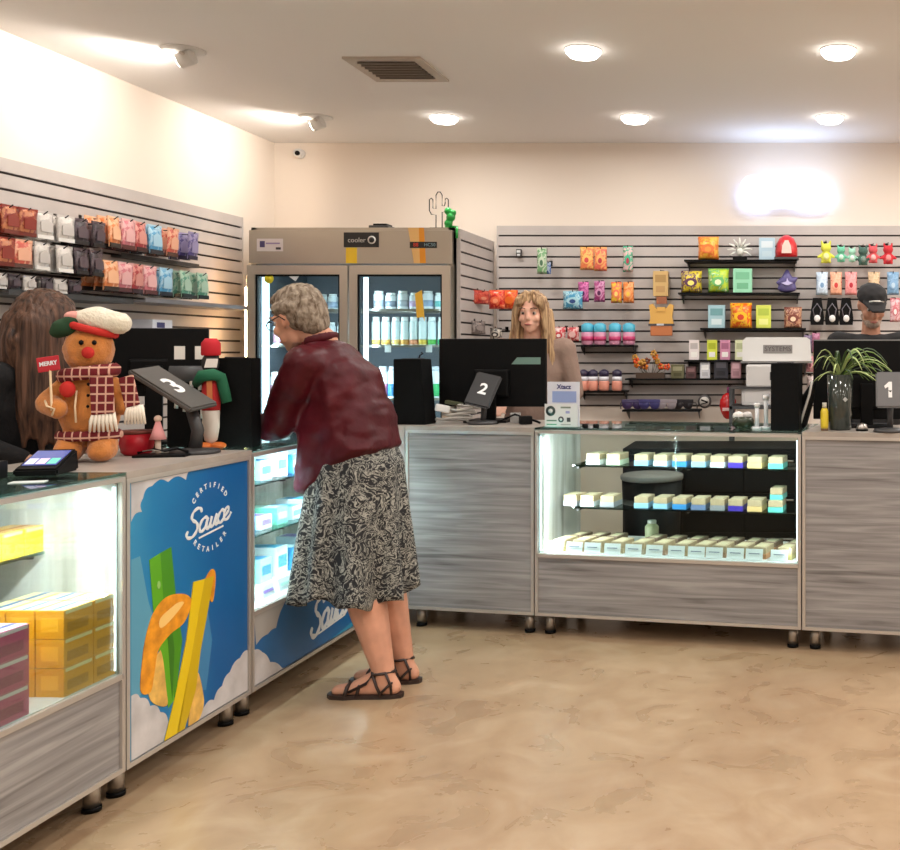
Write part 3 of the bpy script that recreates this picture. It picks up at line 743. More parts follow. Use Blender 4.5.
# fridge contents
def jar_mesh(r_, h_, body, band, lid, bandz=(.1,.35)):
    mb_, mn, ml = C(body,.3), C(band,.35), C(lid,.35)
    b = MB(mb_); b.lathe([(r_*.94,0),(r_,.006),(r_,h_*.8),(r_*.8,h_*.87)],(0,0,0),mb_,14)
    b.lathe([(r_*1.015,h_*bandz[0]),(r_*1.015,h_*bandz[1])],(0,0,0),mn,14); b.lathe([(r_*.82,h_*.86),(r_*.82,h_)],(0,0,0),ml,14); return b
def fitem(px, z, r_, h_, body, band, lid, label, name='jar', cat='jar', d=.17, bz=(.1,.35)):
    key = ('j',r_,h_,body,band,lid)
    if key not in PK: PK[key] = jar_mesh(r_,h_,body,band,lid,bz).build(name); o = PK[key]
    else: o = PK[key].copy(); COL.objects.link(o)
    Y = FY0+d; x = (px-780)*Y/F
    o.location = (x, Y, z); tag(o, label, cat, 'containers on the fridge shelves'); return o
n = 0
cup = (224,230,236)
for i, px in enumerate((379,391,403,415,428,440)):
    c2 = [(170,180,195),(130,140,160),(190,196,206),(210,180,220),(150,170,200),(110,190,190)][i]
    fitem(px, FS[0], .034, .12-.012*(i%2), cup, c2, (236,238,240), 'white tub with %s band, %s from the left, right door top shelf' % (cname(c2), ORD[i]), 'tub', 'tub', bz=(.15,.5))
for i, px in enumerate((376,386,396,405,414,423,432,442)):
    bd = (228,190,90) if i < 6 else (70,190,120)
    bd = [(228,196,110),(222,176,90),(230,200,120),(214,160,80),(226,150,110),(236,200,80),(90,180,80),(60,190,130)][i]
    fitem(px, FS[1], .027, .185, (214,228,232), bd, (236,240,242), 'tall clear bottle with %s base, %s from the left, right door second shelf' % (cname(bd), ORD[i]), 'bottle', 'bottle', bz=(.02,.2))
for i, px in enumerate((372,383,393,404,414,425,436,445)):
    bd = [(200,150,180),(220,130,160),(60,130,190),(70,150,200),(200,200,210),(180,190,200),(60,180,110),(50,170,100)][i]
    fitem(px, FS[2], .031, .205, (222,230,236), bd, (200,206,220), 'white bottle with %s band, %s from the left, right door third shelf' % (cname(bd), ORD[i]), 'bottle', 'bottle', bz=(.05,.45))
for i, px in enumerate((378,390,401,414)):
    fitem(px, FS[3], .03, .16, (210,222,232), (120,170,200), (220,225,230), 'pale bottle low in the fridge, %s from the left on the right door fourth shelf' % ORD[i], 'bottle', 'bottle')
for i, (px, z) in enumerate(((277,0),(288,0),(312,0),(323,0),(333,0),(343,0),(278,1),(320,1),(331,1),(342,1),(275,2),(286,2),(335,2),(345,2))):
    k = [p for p in (277,288,312,323,333,343,278,320,331,342,275,286,335,345)]
    bd = [(150,165,190),(120,190,190),(190,150,170),(170,180,200)][i%4]
    idx = [0,1,2,3,4,5,0,1,2,3,0,1,2,3][i]
    fitem(px, FS[z], .03, (.1,.15,.17)[z], (214,224,232), bd, (230,234,238), 'white tub with %s band, %s from the left, left door %s shelf' % (cname(bd), ORD[idx], ('top','second','third')[z]), 'tub', 'tub', bz=(.1,.5))
# price tags under the shelf
for i, px in enumerate((388,429)):
    o = MB(CARD).bx(-.02,.02,-.002,0,-.045,0,CARD).build('shelf_tag'); o.location = ((px-780)*6.464/F, 6.464, FS[1]-.002)
    tag(o, 'small white price tag hanging under the bottles, %s' % ('left one','right one')[i], 'tag', 'price tags in the fridge')
# on top of the fridge
t = thing('black_box', 'small flat black device lying on top of the fridge', 'device', (at(382,226,6.6).x,6.6,FZ))
MB(DARKG).bx(-.065,.065,-.06,.06,.0,.03,DARKG,.006).build('body', t); MB(BLACK).bx(-.04,.05,-.05,.05,.03,.042,BLACK,.004).build('cap', t)
p = at(436,226,6.5); t = thing('wire_cactus', 'thin dark wire outline of a cactus standing on the fridge', 'decoration', (p.x,6.5,FZ))
pts = [(0,.0),(0,.09),(-.03,.095),(-.043,.12),(-.043,.19),(-.03,.2),(-.02,.19),(-.02,.135),(0,.13),(0,.22),(.012,.24),(.028,.24),(.04,.22),(.04,.15),(.055,.15),(.06,.17),(.06,.195),(.07,.2),(.08,.19),(.08,.13),(.06,.11),(.04,.11),(.04,0)]
MB(WIRE).tube([(x,0,z) for x, z in pts], .0035, WIRE).build('wire_outline', t); MB(WIRE).bx(-.03,.07,-.03,.03,0,.006,WIRE).build('base', t)
p = at(449,226,6.44); t = thing('green_cactus', 'bright green cactus ornament hanging over the right corner of the fridge top', 'decoration', (p.x,6.46,FZ))
GC = mat('green_cactus_gloss', (30,150,60), .35)
bb = Blob(); 
for q, r_ in (((-.01,0,.03),.028),((.005,0,.07),.03),((-.012,0,.11),.026),((.022,0,.1),.02),((-.015,0,.005),.02)): bb.hull([(q, r_)])
bb.build('cactus_body', GC, t, .006, 3)
MB(GC).tube([(0,0,.01),(.03,-.01,.006),(.055,-.03,.004),(.06,-.05,-.03),(.06,-.05,-.07)], .008, GC).build('trailing_arm', t)

# warm light tube between slatwall and fridge
TUBE = mat('warm_tube', (255,224,180), .5, emit=9)
t = thing('light_tube', 'glowing warm upright light tube left of the fridge', 'lamp', (-3.455,6.5,0))
MB(ALU).bx(-.02,.02,-.0,.02,0,1.82,ALU).build('mount', t); MB(TUBE).bx(-.016,.016,-.016,0,.9,1.74,TUBE).build('tube', t); MB(ALU).bx(-.03,.03,-.03,.03,0,.015,ALU).build('foot', t)
light('AREA', (-3.46,6.47,1.62), 5, col=(1,.62,.28), rot=(R(90),0,R(-70)), sx=.03, sy=.9, name='tube_light')
# ---------------------------------------------------------------- slatwall goods
SF = YB-.022                                  # face of the back slats
def hook(x, z, ln, what, rotz=0, loc=None):
    key = ('hook', round(ln,3))
    if key not in PK:
        b = MB(WIRE); b.tube([(0,0,0),(0,-ln*.9,-.002),(0,-ln,.012)], .003, WIRE, 6); b.bx(-.012,.012,-.003,0,-.02,.02,WIRE)
        PK[key] = b.build('wire_hook'); o = PK[key]
    else: o = PK[key].copy(); COL.objects.link(o)
    o.location = loc or (x, SF, z); o.rotation_euler = (0,0,rotz)
    tag(o, ' '.join(('dark wire hook holding '+what).split()[:16]), 'hook', 'wire hooks on the slatwalls', shared=False); return o
def zc(py, Y): return CH-(py-352)*Y/F
def xc(px, Y): return (px-780)*Y/F
def shelf(px0, px1, py, label, depth=.22, col=None):
    Y = YB-depth; z = zc(py, Y); x0, x1 = xc(px0,Y), xc(px1,Y); m = col or BLACK
    t = thing('wall_shelf', label, 'shelf', ((x0+x1)/2, SF, z), 0, 'small shelves on the back slatwall'); h = (x1-x0)/2
    MB(m).bx(-h,h,-depth+.022,0,-.012,0,m).build('shelf_board', t)
    for s in (-h+.02, h-.02):
        MB(WIRE).slab([(0,0),(.0,-.06),(-.12,-.012),(-.12,0)], .006, WIRE, M.Translation((s,0,-.012)) @ M.Rotation(-pi/2,4,'Z') @ M.Rotation(pi,4,'Z')).build('bracket', t)
    return Y, z
def pouch(label, cat, px0, px1, py0, py1, Y, cols, hk=True, name='snack_pouch', group='goods on the back slatwall', rot=0, flat=.035, z0=None):
    w_ = (px1-px0)*Y/F; h_ = (py1-py0)*Y/F; x = xc((px0+px1)/2, Y); z = zc(py1, Y) if z0 is None else z0
    t = thing(name, label, cat, (x, Y, z), rot, group); m = C(cols[0], .3)
    m = printmat(cols, 30); b = MB(m); b.pillow(w_, h_, flat, m); b.build('bag', t)
    b = MB(C(cols[1],.3)); b.bx(-w_*.47,w_*.47,-.003,.003,h_*.9,h_,C(cols[1],.3)); b.build('header', t)
    b = MB(C(cols[1],.3)); 
    el = [(w_*.3*cos(a_*pi/6), h_*.45+h_*.2*sin(a_*pi/6)) for a_ in range(12)]
    b.slab(el, .002, C(cols[1],.3), M.Translation((0,-flat*.49,0)))
    if len(cols) > 2: b.slab([(w_*.16*cos(a_*pi/4), h_*.42+h_*.12*sin(a_*pi/4)) for a_ in range(8)], .003, C(cols[2],.3), M.Translation((0,-flat*.49-.0018,0)))
    b.build('print', t)
    if hk: hook(x, z+h_*.95, SF-Y+.02, 'the '+label.split(' on ')[0].split(',')[0])
    return t
def wbox(label, cat, px0, px1, py0, py1, Y, cols, d=.05, name='carton', z0=None, hk=False):
    w_ = (px1-px0)*Y/F; h_ = (py1-py0)*Y/F; x = xc((px0+px1)/2, Y); z = zc(py1, Y) if z0 is None else z0
    t = thing(name, label, cat, (x,Y,z), 0, 'goods on the back slatwall')
    m = C(cols[0],.4); MB(m).bx(-w_/2,w_/2,0,d,0,h_,m,.003).build('carton', t)
    m2 = C(cols[1],.4); b = MB(m2); b.bx(-w_*.36,w_*.36,-.001,0,h_*.55,h_*.85,m2); b.bx(-w_*.3,w_*.3,-.001,0,h_*.15,h_*.4,C(cols[-1],.4)); b.build('print', t)
    if hk: hook(x, z+h_*.97, SF-Y+.0, 'the '+label.split(' on ')[0].split(',')[0])
    return t
Yh = 7.06
# hanging items, left half
pouch('small green and white pouch hanging at the left of the back slatwall','pouch',537,547,248,274,Yh,[(120,170,120),(200,214,190),(80,120,90)])
pouch('tiny blue packet hanging beside the green pouch','packet',546,551,262,274,7.1,[(70,110,180),(190,205,230)],hk=True,flat=.02)
wbox('tiny black and white tag clipped near the left edge of the back slatwall','tag',516,521,249,257,7.14,[(60,56,54),(220,220,220)],d=.03,name='tag')
pouch('left orange and coral pouch hanging high on the back slatwall','pouch',580,594,247,270,Yh,[(240,130,84),(250,196,110),(214,70,70)])
pouch('right orange and coral pouch hanging high on the back slatwall','pouch',594,607,247,271,Yh,[(236,110,90),(248,180,110),(190,50,60)])
pouch('narrow pouch with a teal top and red base beside the coral pouches','pouch',623,633,246,272,Yh,[(226,190,190),(60,180,140),(180,50,80)])
pouch('blue pouch with a swirl hanging right of the blonde worker','pouch',563,583,291,309,7.0,[(70,150,190),(170,214,226),(40,70,130)])
pouch('left small magenta pouch hanging below the coral pouches','pouch',578,589,282,302,Yh,[(168,66,130),(220,120,180),(90,30,90)])
pouch('right small magenta pouch hanging below the coral pouches','pouch',594,605,281,302,Yh,[(160,60,120),(214,150,190),(90,30,80)])
pouch('left yellow and orange pouch below the narrow pouch','pouch',611,622,282,303,Yh,[(244,190,60),(246,120,90),(250,220,120)])
pouch('right orange pouch below the narrow pouch','pouch',623,634,282,303,Yh,[(236,130,60),(246,170,110),(240,200,80)])
pouch('red shiny pouch hanging just left of the blonde worker','pouch',489,505,290,309,6.6,[(206,20,20),(240,110,70),(250,160,120)],flat=.07)
pouch('orange red pouch half hidden behind the blonde worker','pouch',503,518,290,309,6.75,[(226,70,30),(240,120,50)],flat=.06)
# on the side panel of the fridge
t = pouch('long dull red pouch hanging on the side panel next to the fridge','pouch',458,486,290,304,6.6,[(184,50,44),(214,90,70),(230,150,120)],hk=False,flat=.03)
t.location = (-2.085+.05, 6.82, zc(304,6.8)); t.rotation_euler = (0,0,R(68))
hook(0,0,.05,'the dull red pouch on the side panel', rotz=pi/2, loc=(-2.085+.022, 6.82, zc(291,6.8)))
t = pouch('grey pouch hanging low on the side panel next to the fridge','pouch',458,480,321,334,6.6,[(110,100,98),(150,140,136)],hk=False,flat=.03)
t.location = (-2.085+.05, 6.75, zc(334,6.8)); t.rotation_euler = (0,0,R(68))
hook(0,0,.05,'the grey pouch on the side panel', rotz=pi/2, loc=(-2.085+.022, 6.75, zc(322,6.8)))
# brown paper box and gold bag stack
wbox('tan kraft paper box hanging in the middle of the back slatwall','box',653,668,271,296,7.05,[(206,172,112),(176,140,84),(190,150,96)],d=.09,hk=True)
# gold bow-shaped pack: body + wings
p = V((xc(662,7.02),7.02,zc(336,7.02)))
t = thing('gift_pack', 'gold and copper fanned gift pack under the tan kraft box', 'pack', p, 0, 'goods on the back slatwall')
gm = mat('gold_foil',(226,178,96),.35,.4); cm_ = mat('copper_foil',(196,120,76),.4,.3)
b = MB(gm)
b.slab([(-.085,.215),(-.06,.225),(-.02,.17),(.02,.17),(.06,.225),(.085,.215),(.075,.13),(.085,.085),(-.085,.085),(-.075,.13)], .05, gm); b.build('gold_wrap', t)
b = MB(cm_); b.bx(-.075,.075,-.055,0,0,.07,cm_,.006); b.build('copper_base', t); MB(gm).bx(-.03,.03,-.058,0,.17,.2,gm).build('gold_clip', t)
b = MB(C((90,86,90))); b.bx(-.088,.088,-.06,-.002,.07,.085,C((70,66,70))); b.bx(-.03,.02,-.062,-.06,.072,.085,C((200,200,205))); b.build('band', t)
b = MB(C((150,90,60))); b.bx(-.035,.035,-.03,.0,.225,.275,C((150,90,60))); b.build('neck', t)
hook(p.x, p.z+.26, SF-7.02, 'the gold and copper gift pack')

# shelves and what stands on them
Ys, z1_ = shelf(684,797,259.5,'top black shelf right of centre holding an orange bag and a red helmet-shaped pack')
pouch('bright orange bag with darker orange star print on the top shelf','pouch',698,719,235,258,7.0,[(246,184,70),(236,120,50),(240,150,60)],hk=False,flat=.12,z0=z1_)
t = thing('spiky_toy', 'white spider-like spiky toy on the top shelf of the back wall', 'toy', (xc(740,7.05),7.05,z1_), 0, 'goods on the back slatwall')
SW = C((226,228,220),.4); b = MB(SW); b.sph((0,0,.06),(.026,.026,.03),SW); b.build('body', t)
for i in range(9):
    a_ = R(-25+i*29); b = MB(SW); c_ = V((cos(a_),-.2,sin(a_)))
    b.tube([V((0,0,.07))+c_*.015, V((0,0,.07))+c_*.05+V((0,-.01,.006)), V((0,0,.07))+V((cos(a_)*.088,-.02,max(sin(a_)*.088,-.045)))], [.008,.008,.004], SW, 6); b.build('arm', t)
b = MB(BLACK); b.bx(-.05,.05,-.03,.03,0,.022,BLACK); b.build('stand', t)
wbox('translucent light blue box on the top shelf between the spiky toy and red pack','box',759,775,237,259,7.0,[(178,206,222),(214,228,236),(190,214,226)],d=.08,z0=z1_)
t = thing('helmet_pack', 'red and white rounded helmet-shaped pack at the right end of the top shelf', 'pack', (xc(786.5,7.02),7.02,z1_), 0, 'goods on the back slatwall')
RDm = C((196,34,40),.3); b = MB(RDm); b.lathe([(.076,.0),(.078,.05),(.07,.1),(.05,.14),(.02,.16),(.002,.164)],(0,.0,.012),RDm,24); b.build('shell', t)
MB(WHITE).slab([(-.035,.03),(.035,.03),(.03,.08),(.012,.12),(-.012,.12),(-.03,.08)], .03, C((240,200,190)), M.Translation((0,-.058,.01))).build('front_print', t)
MB(DARKG).bx(-.085,.085,-.085,.07,0,.014,DARKG).build('base', t)
Ys, z2_ = shelf(678,800,292.5,'second black shelf right of centre holding green and yellow bags')
pouch('yellow and purple lumpy bag at the left end of the second shelf','pouch',681,702,269,291,7.0,[(226,204,60),(90,50,90),(250,230,120)],hk=False,flat=.1,z0=z2_)
pouch('lime green bag with a white patch on the second shelf','pouch',708,729,267,291,7.0,[(190,214,60),(110,190,110),(236,246,200)],hk=False,flat=.1,z0=z2_)
wbox('mint green box on the second shelf','box',733,752,267,291,6.98,[(150,214,180),(120,190,150),(110,180,140)],d=.1,z0=z2_)
t = thing('purple_figure', 'dark purple pointed figure at the right end of the second shelf', 'toy', (xc(787,7.02),7.02,z2_), 0, 'goods on the back slatwall')
PM = C((84,76,128),.4); bb = Blob(); bb.hull([((0,0,.03),(.07,.05,.03)),((0,0,.08),(.055,.04,.04))]).hull([((0,0,.1),.04),((.0,0,.155),.012)]).hull([((.03,-.01,.08),.03),((.066,-.02,.1),.012)]).hull([((-.03,-.01,.08),.03),((-.066,-.02,.07),.012)])
bb.build('body', PM, t, .007, 3); MB(WHITE).slab([(-.04,.05),(-.005,.06),(.0,.085),(.012,.06),(.04,.05),(.01,.035),(-.01,.035)], .03, C((186,180,220)), M.Translation((0,-.045,.015))).build('badge', t)
Ys, z3_ = shelf(700,806,328,'third black shelf right of centre holding an orange bag and a lime box')
wbox('pale teal box at the left end of the third shelf','box',708,725,304,327,7.0,[(160,196,206),(110,160,166),(210,228,232)],d=.07,z0=z3_)
pouch('large orange bag with yellow top on the third shelf','pouch',730,752,303,328,6.98,[(226,100,30),(246,190,40),(200,60,30)],hk=False,flat=.12,z0=z3_)
wbox('lime yellow box on the third shelf','box',756,771,304,327,7.0,[(206,216,90),(170,190,70),(226,230,140)],d=.06,z0=z3_)
pouch('brown and cream patterned bag at the right end of the third shelf','pouch',784,802,306,327,7.0,[(196,150,120),(120,60,50),(230,200,170)],hk=False,flat=.07,z0=z3_)
Ys, z4_ = shelf(684,748,360,'fourth black shelf right of centre with a row of four narrow packs')
for i, (px, c_, nm) in enumerate(((694,(226,216,214),'white'),(712,(206,216,70),'lime'),(725,(206,140,170),'pink'),(740,(216,220,180),'cream'))):
    wbox('narrow %s pack standing in the row on the fourth shelf' % nm,'pack',px-5,px+5,339,359,7.0,[c_,[max(0,v-40) for v in c_],(235,232,226)],d=.05,z0=z4_)
# rows of small jars left
Ys, z5_ = shelf(576,634,345,'shelf with four blue topped pots right of the blonde worker')
for i, px in enumerate((587,600,615,629)):
    key = 'bp'
    if key not in PK:
        r_ = thing('snack_pot', 'x%d' % 0 if 0 else 'blue topped pink pot, first from the left on its shelf', 'pot', (xc(px,7.0),7.02,z5_), 0, 'blue topped pots on the slatwall shelf'); PK[key] = r_
        MB(WHITE).lathe([(.035,0),(.042,.01),(.044,.08),(.04,.09)],(0,0,0),C((214,150,180),.35),18).build('pot', r_); MB(WHITE).lathe([(.0445,.03),(.0445,.06)],(0,0,0),C((190,60,110),.35),18).build('label', r_)
        b = MB(WHITE); b.lathe([(.04,.09),(.044,.1),(.044,.14),(.02,.155)],(0,0,0),C((80,180,210),.3),18); b.build('lid', r_)
    else: dupe(PK[key], 'blue topped pink pot, %s from the left on its shelf' % ORD[i], (xc(px,7.02),7.02,z5_), 0)
Ys, z6_ = shelf(576,625,391,'lower shelf with four dark topped coral pots above the counter')
for i, px in enumerate((583,593,604,617)):
    key = 'cp'
    if key not in PK:
        r_ = thing('snack_pot', 'coral pot with dark lid, first from the left on the lower shelf', 'pot', (xc(px,7.0),7.02,z6_), 0, 'coral pots on the lower shelf'); PK[key] = r_
        MB(WHITE).lathe([(.03,0),(.036,.01),(.037,.06),(.033,.07)],(0,0,0),C((224,150,130),.35),18).build('pot', r_); MB(WHITE).lathe([(.034,.07),(.034,.1)],(0,0,0),C((224,222,230),.35),18).build('collar', r_)
        MB(WHITE).lathe([(.034,.1),(.034,.135),(.01,.15)],(0,0,0),C((52,44,70),.35),18).build('lid', r_)
    else: dupe(PK[key], 'coral pot with dark lid, %s from the left on the lower shelf' % ORD[i], (xc(px,7.02),7.02,z6_), 0)
# red white bundles near the worker
t = pouch('white and red crinkled packet right of the worker\'s hair','packet',553,566,327,342,6.95,[(226,200,196),(200,60,70),(240,230,226)],flat=.06)
t = pouch('dark red crinkled packet beside the blue topped pots','packet',567,579,327,341,6.95,[(190,60,66),(226,180,176)],flat=.06)
t = pouch('black and white patterned packet behind the worker, left side','packet',490,502,328,340,6.9,[(190,182,170),(50,46,44),(214,206,196)],flat=.06)
# long low shelves
Ys, z7_ = shelf(625,746,378.5,'long black shelf in the lower middle with orange flowers on it')
t = thing('orange_flowers', 'bunch of orange and brown artificial flowers on the long black shelf', 'flowers', (xc(650,7.0),7.03,z7_), 0, 'goods on the back slatwall')
b = MB(BLACK); b.bx(-.1,.1,-.03,.03,0,.04,C((70,52,40))); b.build('tray', t)
for i in range(16):
    x = random.uniform(-.12,.13); z = random.uniform(.05,.17)*(1-abs(x)*2.2)+.03; cc = random.choice([(226,120,30),(214,80,30),(190,140,60),(120,60,36),(230,150,60)])
    b = MB(C(cc)); 
    for k in range(5): a_ = k*1.257+i; b.sph((x+.014*cos(a_), random.uniform(-.04,.01), z+.014*sin(a_)), (.012,.008,.012), C(cc), sub=1)
    b.tube([(x*.4,0,.03),(x*.8,0,z*.6),(x,0,z)], .002, C((70,70,40)), 5); b.build('flower', t)
for i, (a0,a1,h_,c_,nm) in enumerate(((671,684,14,(96,92,60),'dark green'),(686,696,12,(80,44,44),'dark maroon'),(700,710,16,(205,205,210),'silver'),(714,728,19,(44,42,52),'black'),(731,741,18,(196,150,160),'dusty pink'))):
    wbox('small %s packet on the long black shelf in the lower middle' % nm,'packet',a0,a1,378-h_,378,7.0,[c_,[min(255,v+50) for v in c_],[max(0,v-25) for v in c_]],d=.06,z0=z7_)
Ys, z8_ = shelf(622,700,410,'lowest black shelf right of the coral pots with dark glasses on it')
for i, (px, c_, nm) in enumerate(((632,(58,44,86),'dark purple'),(650,(60,56,110),'blue purple'),(667,(150,140,146),'grey'),(684,(34,30,34),'black'))):
    t = thing('sunglasses', 'pair of %s framed sunglasses on the lowest shelf' % nm, 'sunglasses', (xc(px,7.0),7.0,z8_), R(random.uniform(-15,15)), 'sunglasses on the lowest shelf'); m = C(c_,.3)
    for s in (-1,1):
        l_ = MB(m); l_.lathe([(.001,0),(.034,0),(.036,.004),(.034,.008),(.001,.008)],(s*.036,-.02,.04),m,18,M.Rotation(pi/2,4,'X')); l_.build('lens', t)
        l_ = MB(m); l_.tube([(s*.07,-.02,.05),(s*.074,.04,.048),(s*.07,.09,.02),(s*.068,.1,.004)],.004,m,6); l_.build('temple', t)
    MB(m).bx(-.075,.075,-.03,-.018,.05,.075,m,.004).build('brow_bar', t)
t = thing('round_clock', 'small round black and white patterned object low on the slatwall', 'ornament', (xc(705,7.05),7.05,zc(396+12,7.05)), 0)
b = MB(C((90,86,84))); b.lathe([(.04,0),(.048,.01),(.048,.04),(.04,.05)],(0,0,.048),C((70,66,66)),24,M.Rotation(pi/2,4,'X')); b.build('rim', t)
b = MB(C((190,184,176))); b.lathe([(.001,0),(.034,0),(.034,.004)],(0,-.05,.048),C((190,184,176)),24,M.Rotation(pi/2,4,'X')); b.box((.0,-.056,.052),(.05,.003,.01),BLACK,(0,R(20),0)); b.box((.0,-.056,.036),(.05,.003,.007),BLACK,(0,R(-15),0)); b.build('face', t)
hook(xc(705,7.05), zc(400,7.05), SF-7.05, 'the round black and white ornament')

# right side: hanging plush row, pale bags, black earphone bags
def plush(label, px, py0, py1, col, col2, Y=7.05):
    h_ = (py1-py0)*Y/F; x = xc(px,Y); z = zc(py1,Y)
    t = thing('plush_charm', label, 'plush toy', (x,Y,z), 0, 'plush charms on the slatwall'); m = mat('plush_%d_%d_%d' % col, col, .9, bump=.3, bscale=200)
    bb = Blob(); r_ = h_*.2
    bb.hull([((0,0,h_*.22),(r_*1.1,r_,r_)),((0,0,h_*.4),(r_*.8,r_*.8,r_))]).hull([((0,-.005,h_*.66),(r_*1.15,r_,r_))])
    for s in (-1,1): bb.hull([((s*r_*.8,0,h_*.84),r_*.3),((s*r_*.9,0,h_*.96),r_*.18)]).hull([((s*r_*.8,0,h_*.4),r_*.35),((s*r_*1.6,-.01,h_*.28),r_*.3)]).hull([((s*r_*.6,0,h_*.15),r_*.4),((s*r_*.8,-.01,.012),r_*.3)])
    bb.build('body', m, t, .006, 2)
    MB(C(col2)).sph((0,-r_*.85,h_*.3),(r_*.6,r_*.4,r_*.7),C(col2)).build('belly_patch', t)
    hook(x, z+h_*.9, SF-Y+.01, 'the '+label.split(',')[0])
plush('yellow plush charm, leftmost of the charm row', 826,240,264,(214,216,80),(236,236,160))
plush('mint plush charm with long ears, second of the charm row', 841,244,263,(110,190,156),(200,230,214))
plush('pale mint plush charm, third of the charm row', 852,246,263,(160,210,186),(226,236,230))
plush('thin dark green plush charm, fourth of the charm row', 863,244,266,(70,100,90),(120,140,130))
plush('coral red plush charm, fifth of the charm row', 873,243,264,(214,90,96),(240,180,176))
plush('deep red plush charm, rightmost of the charm row', 888,242,265,(200,50,60),(236,140,140))
for i, (px, c_, nm, c2) in enumerate(((822,(196,214,232),'pale blue',(120,160,200)),(836,(240,170,140),'peach',(200,60,60)),(851,(236,150,150),'pink',(190,40,60)),(874,(206,176,140),'tan',(110,80,60)),(893,(120,160,196),'steel blue',(190,214,232)))):
    pouch('%s card pouch in the row below the plush charms' % nm,'pouch',px-6,px+6,272,295,Yh,[c_,[min(255,v+20) for v in c_],c2],flat=.03)
for i, px in enumerate((817,832,846)):
    x = xc(px,7.06); z = zc(325,7.06)
    t = thing('earphone_pack', 'black earphone pack with a white bud window, %s from the left in its row' % ORD[i], 'earphones', (x,7.06,z), 0, 'earphone packs on the slatwall')
    MB(BLACK).slab([(-.045,.0),(.045,0),(.05,.05),(.03,.19),(-.03,.19),(-.05,.05)], .03, BLACK).build('backing_card', t)
    b = MB(WHITE); b.sph((.0,-.035,.045),(.022,.012,.025),WHITE); b.build('earbud', t)
    b = MB(C((120,116,124))); b.tube([(-.02,-.033,.06),(-.03,-.034,.11),(0,-.034,.15),(.028,-.034,.11),(.018,-.033,.06)],.004,C((120,116,124)),6); b.build('cable_loop', t)
    hook(x, z+.175, SF-7.06+.01, 'the black earphone pack, %s from the left' % ORD[i])
pouch('small pale pink pouch at the right edge beside the capped worker','pouch',890,900,298,322,Yh,[(230,190,196),(206,120,130),(240,230,230)],flat=.03)

# white machines on a shelf behind the counter
Ysm = 6.55
t = thing('wall_shelf', 'white shelf board carrying the long white printer', 'shelf', (xc(776,6.6),SF,zc(361,Ysm)), 0, 'small shelves on the back slatwall')
MB(DARKG).bx(-.23,.24,-.64,0,-.014,0,C((170,168,168))).build('shelf_board', t)
for s in (-.2,.2): MB(WIRE).slab([(0,0),(.0,-.1),(-.4,-.012),(-.4,0)], .008, WIRE, M.Translation((s,0,-.014)) @ M.Rotation(pi/2,4,'Z')).build('bracket', t)
zz = zc(361,Ysm)
t = thing('long_printer', 'long white machine with a grey nameplate on its front, topmost of the white machines', 'printer', (xc(777,Ysm),Ysm,zz), 0, 'white machines behind the counter')
b = MB(WHITE); b.slab([(-.225,0),(.225,0),(.215,.14),(.19,.155),(-.20,.155),(-.225,.13)], .04, WHITE); b.bx(-.21,.21,0,.35,0,.145,WHITE,.01); b.build('body', t)
b = MB(C((130,126,124))); b.bx(-.09,.10,-.043,-.04,.05,.105,C((140,136,134))); b.text('SYSTEMS',.045,C((90,86,86)),M.Translation((.005,-.044,.078)),.001); b.build('nameplate', t)
for k,(pxa,pxb,pya,pyb,lab) in enumerate(((746,800,364,387,'white printer with a small dark screen, under the long white machine'),(741,775,387,406,'low rounded white machine, lowest of the white machines'))):
    Ym = 6.45; x0_, x1_ = xc(pxa,Ym), xc(pxb,Ym); h_ = (pyb-pya)*Ym/F
    t = thing('label_printer', lab, 'printer', ((x0_+x1_)/2,Ym,zc(pyb,Ym)), 0, 'white machines behind the counter'); hw_ = (x1_-x0_)/2
    MB(WHITE).bx(-hw_,hw_,0,.3,0,h_*.97,C((206,202,200)),.012+.015*k).build('body', t)
    MB(DARKG).bx((-.02 if k == 0 else .03),(.05 if k==0 else .08),-.004,.01,h_*.3,h_*.65,DARKG if k == 0 else C((170,168,168))).build('screen', t)
t = thing('shelf_stand', 'grey metal stand carrying the two lower white machines', 'stand', (xc(768,6.45),6.45,0))
zs = zc(406,6.45)
MB(DARKG).bx(-.25,.22,-.02,.34,zs-.02,zs,DARKG).build('shelf_board', t); MB(DARKG).bx(-.25,.22,-.02,.34,zc(387,6.45)-.012,zc(387,6.45)-.001,DARKG).build('shelf_board', t)
for x in (-.24,.21):
    for y in (-.01,.33): MB(DARKG).bx(x-.01,x+.01,y-.01,y+.01,0,zc(387,6.45)-.012,DARKG).build('post', t)
# red ornament
t = thing('red_ornament', 'shiny red lantern ornament hanging in front of the slatwall by the white machines', 'ornament', (xc(728,6.9),6.9,zc(419,6.9)))
RO = mat('red_gloss', (186,22,24), .22); b = MB(RO); b.lathe([(.012,0),(.03,.012),(.05,.05),(.06,.09),(.055,.13),(.035,.165),(.014,.18)],(0,0,0),RO,24); b.build('lantern_body', t)
MB(C((236,220,216))).box((0,-.055,.07),(.07,.012,.02),C((236,200,196))).build('label', t); MB(C((120,40,90))).cyl((0,0,.18),(0,0,.22),.008,C((120,40,90))).build('cap', t)
hook(xc(728,6.9), zc(419,6.9)+.215, SF-6.9, 'the shiny red lantern ornament')
# lanyards / hanging straps right of black tower
for i, (px, c_, nm, y0_, y1_) in enumerate(((808,(96,80,110),'grey purple',335,352),(816,(150,90,120),'plum',333,352),(810,(190,130,140),'dusty rose',356,372),(817,(214,190,120),'straw yellow',352,374),(811,(206,190,190),'off-white',376,388))):
    pouch('small %s packet hanging in the column right of the tall black box' % nm,'packet',px-4,px+4,y0_,y1_,6.9,[c_,[min(255,v+40) for v in c_],[max(0,v-50) for v in c_]],flat=.02)

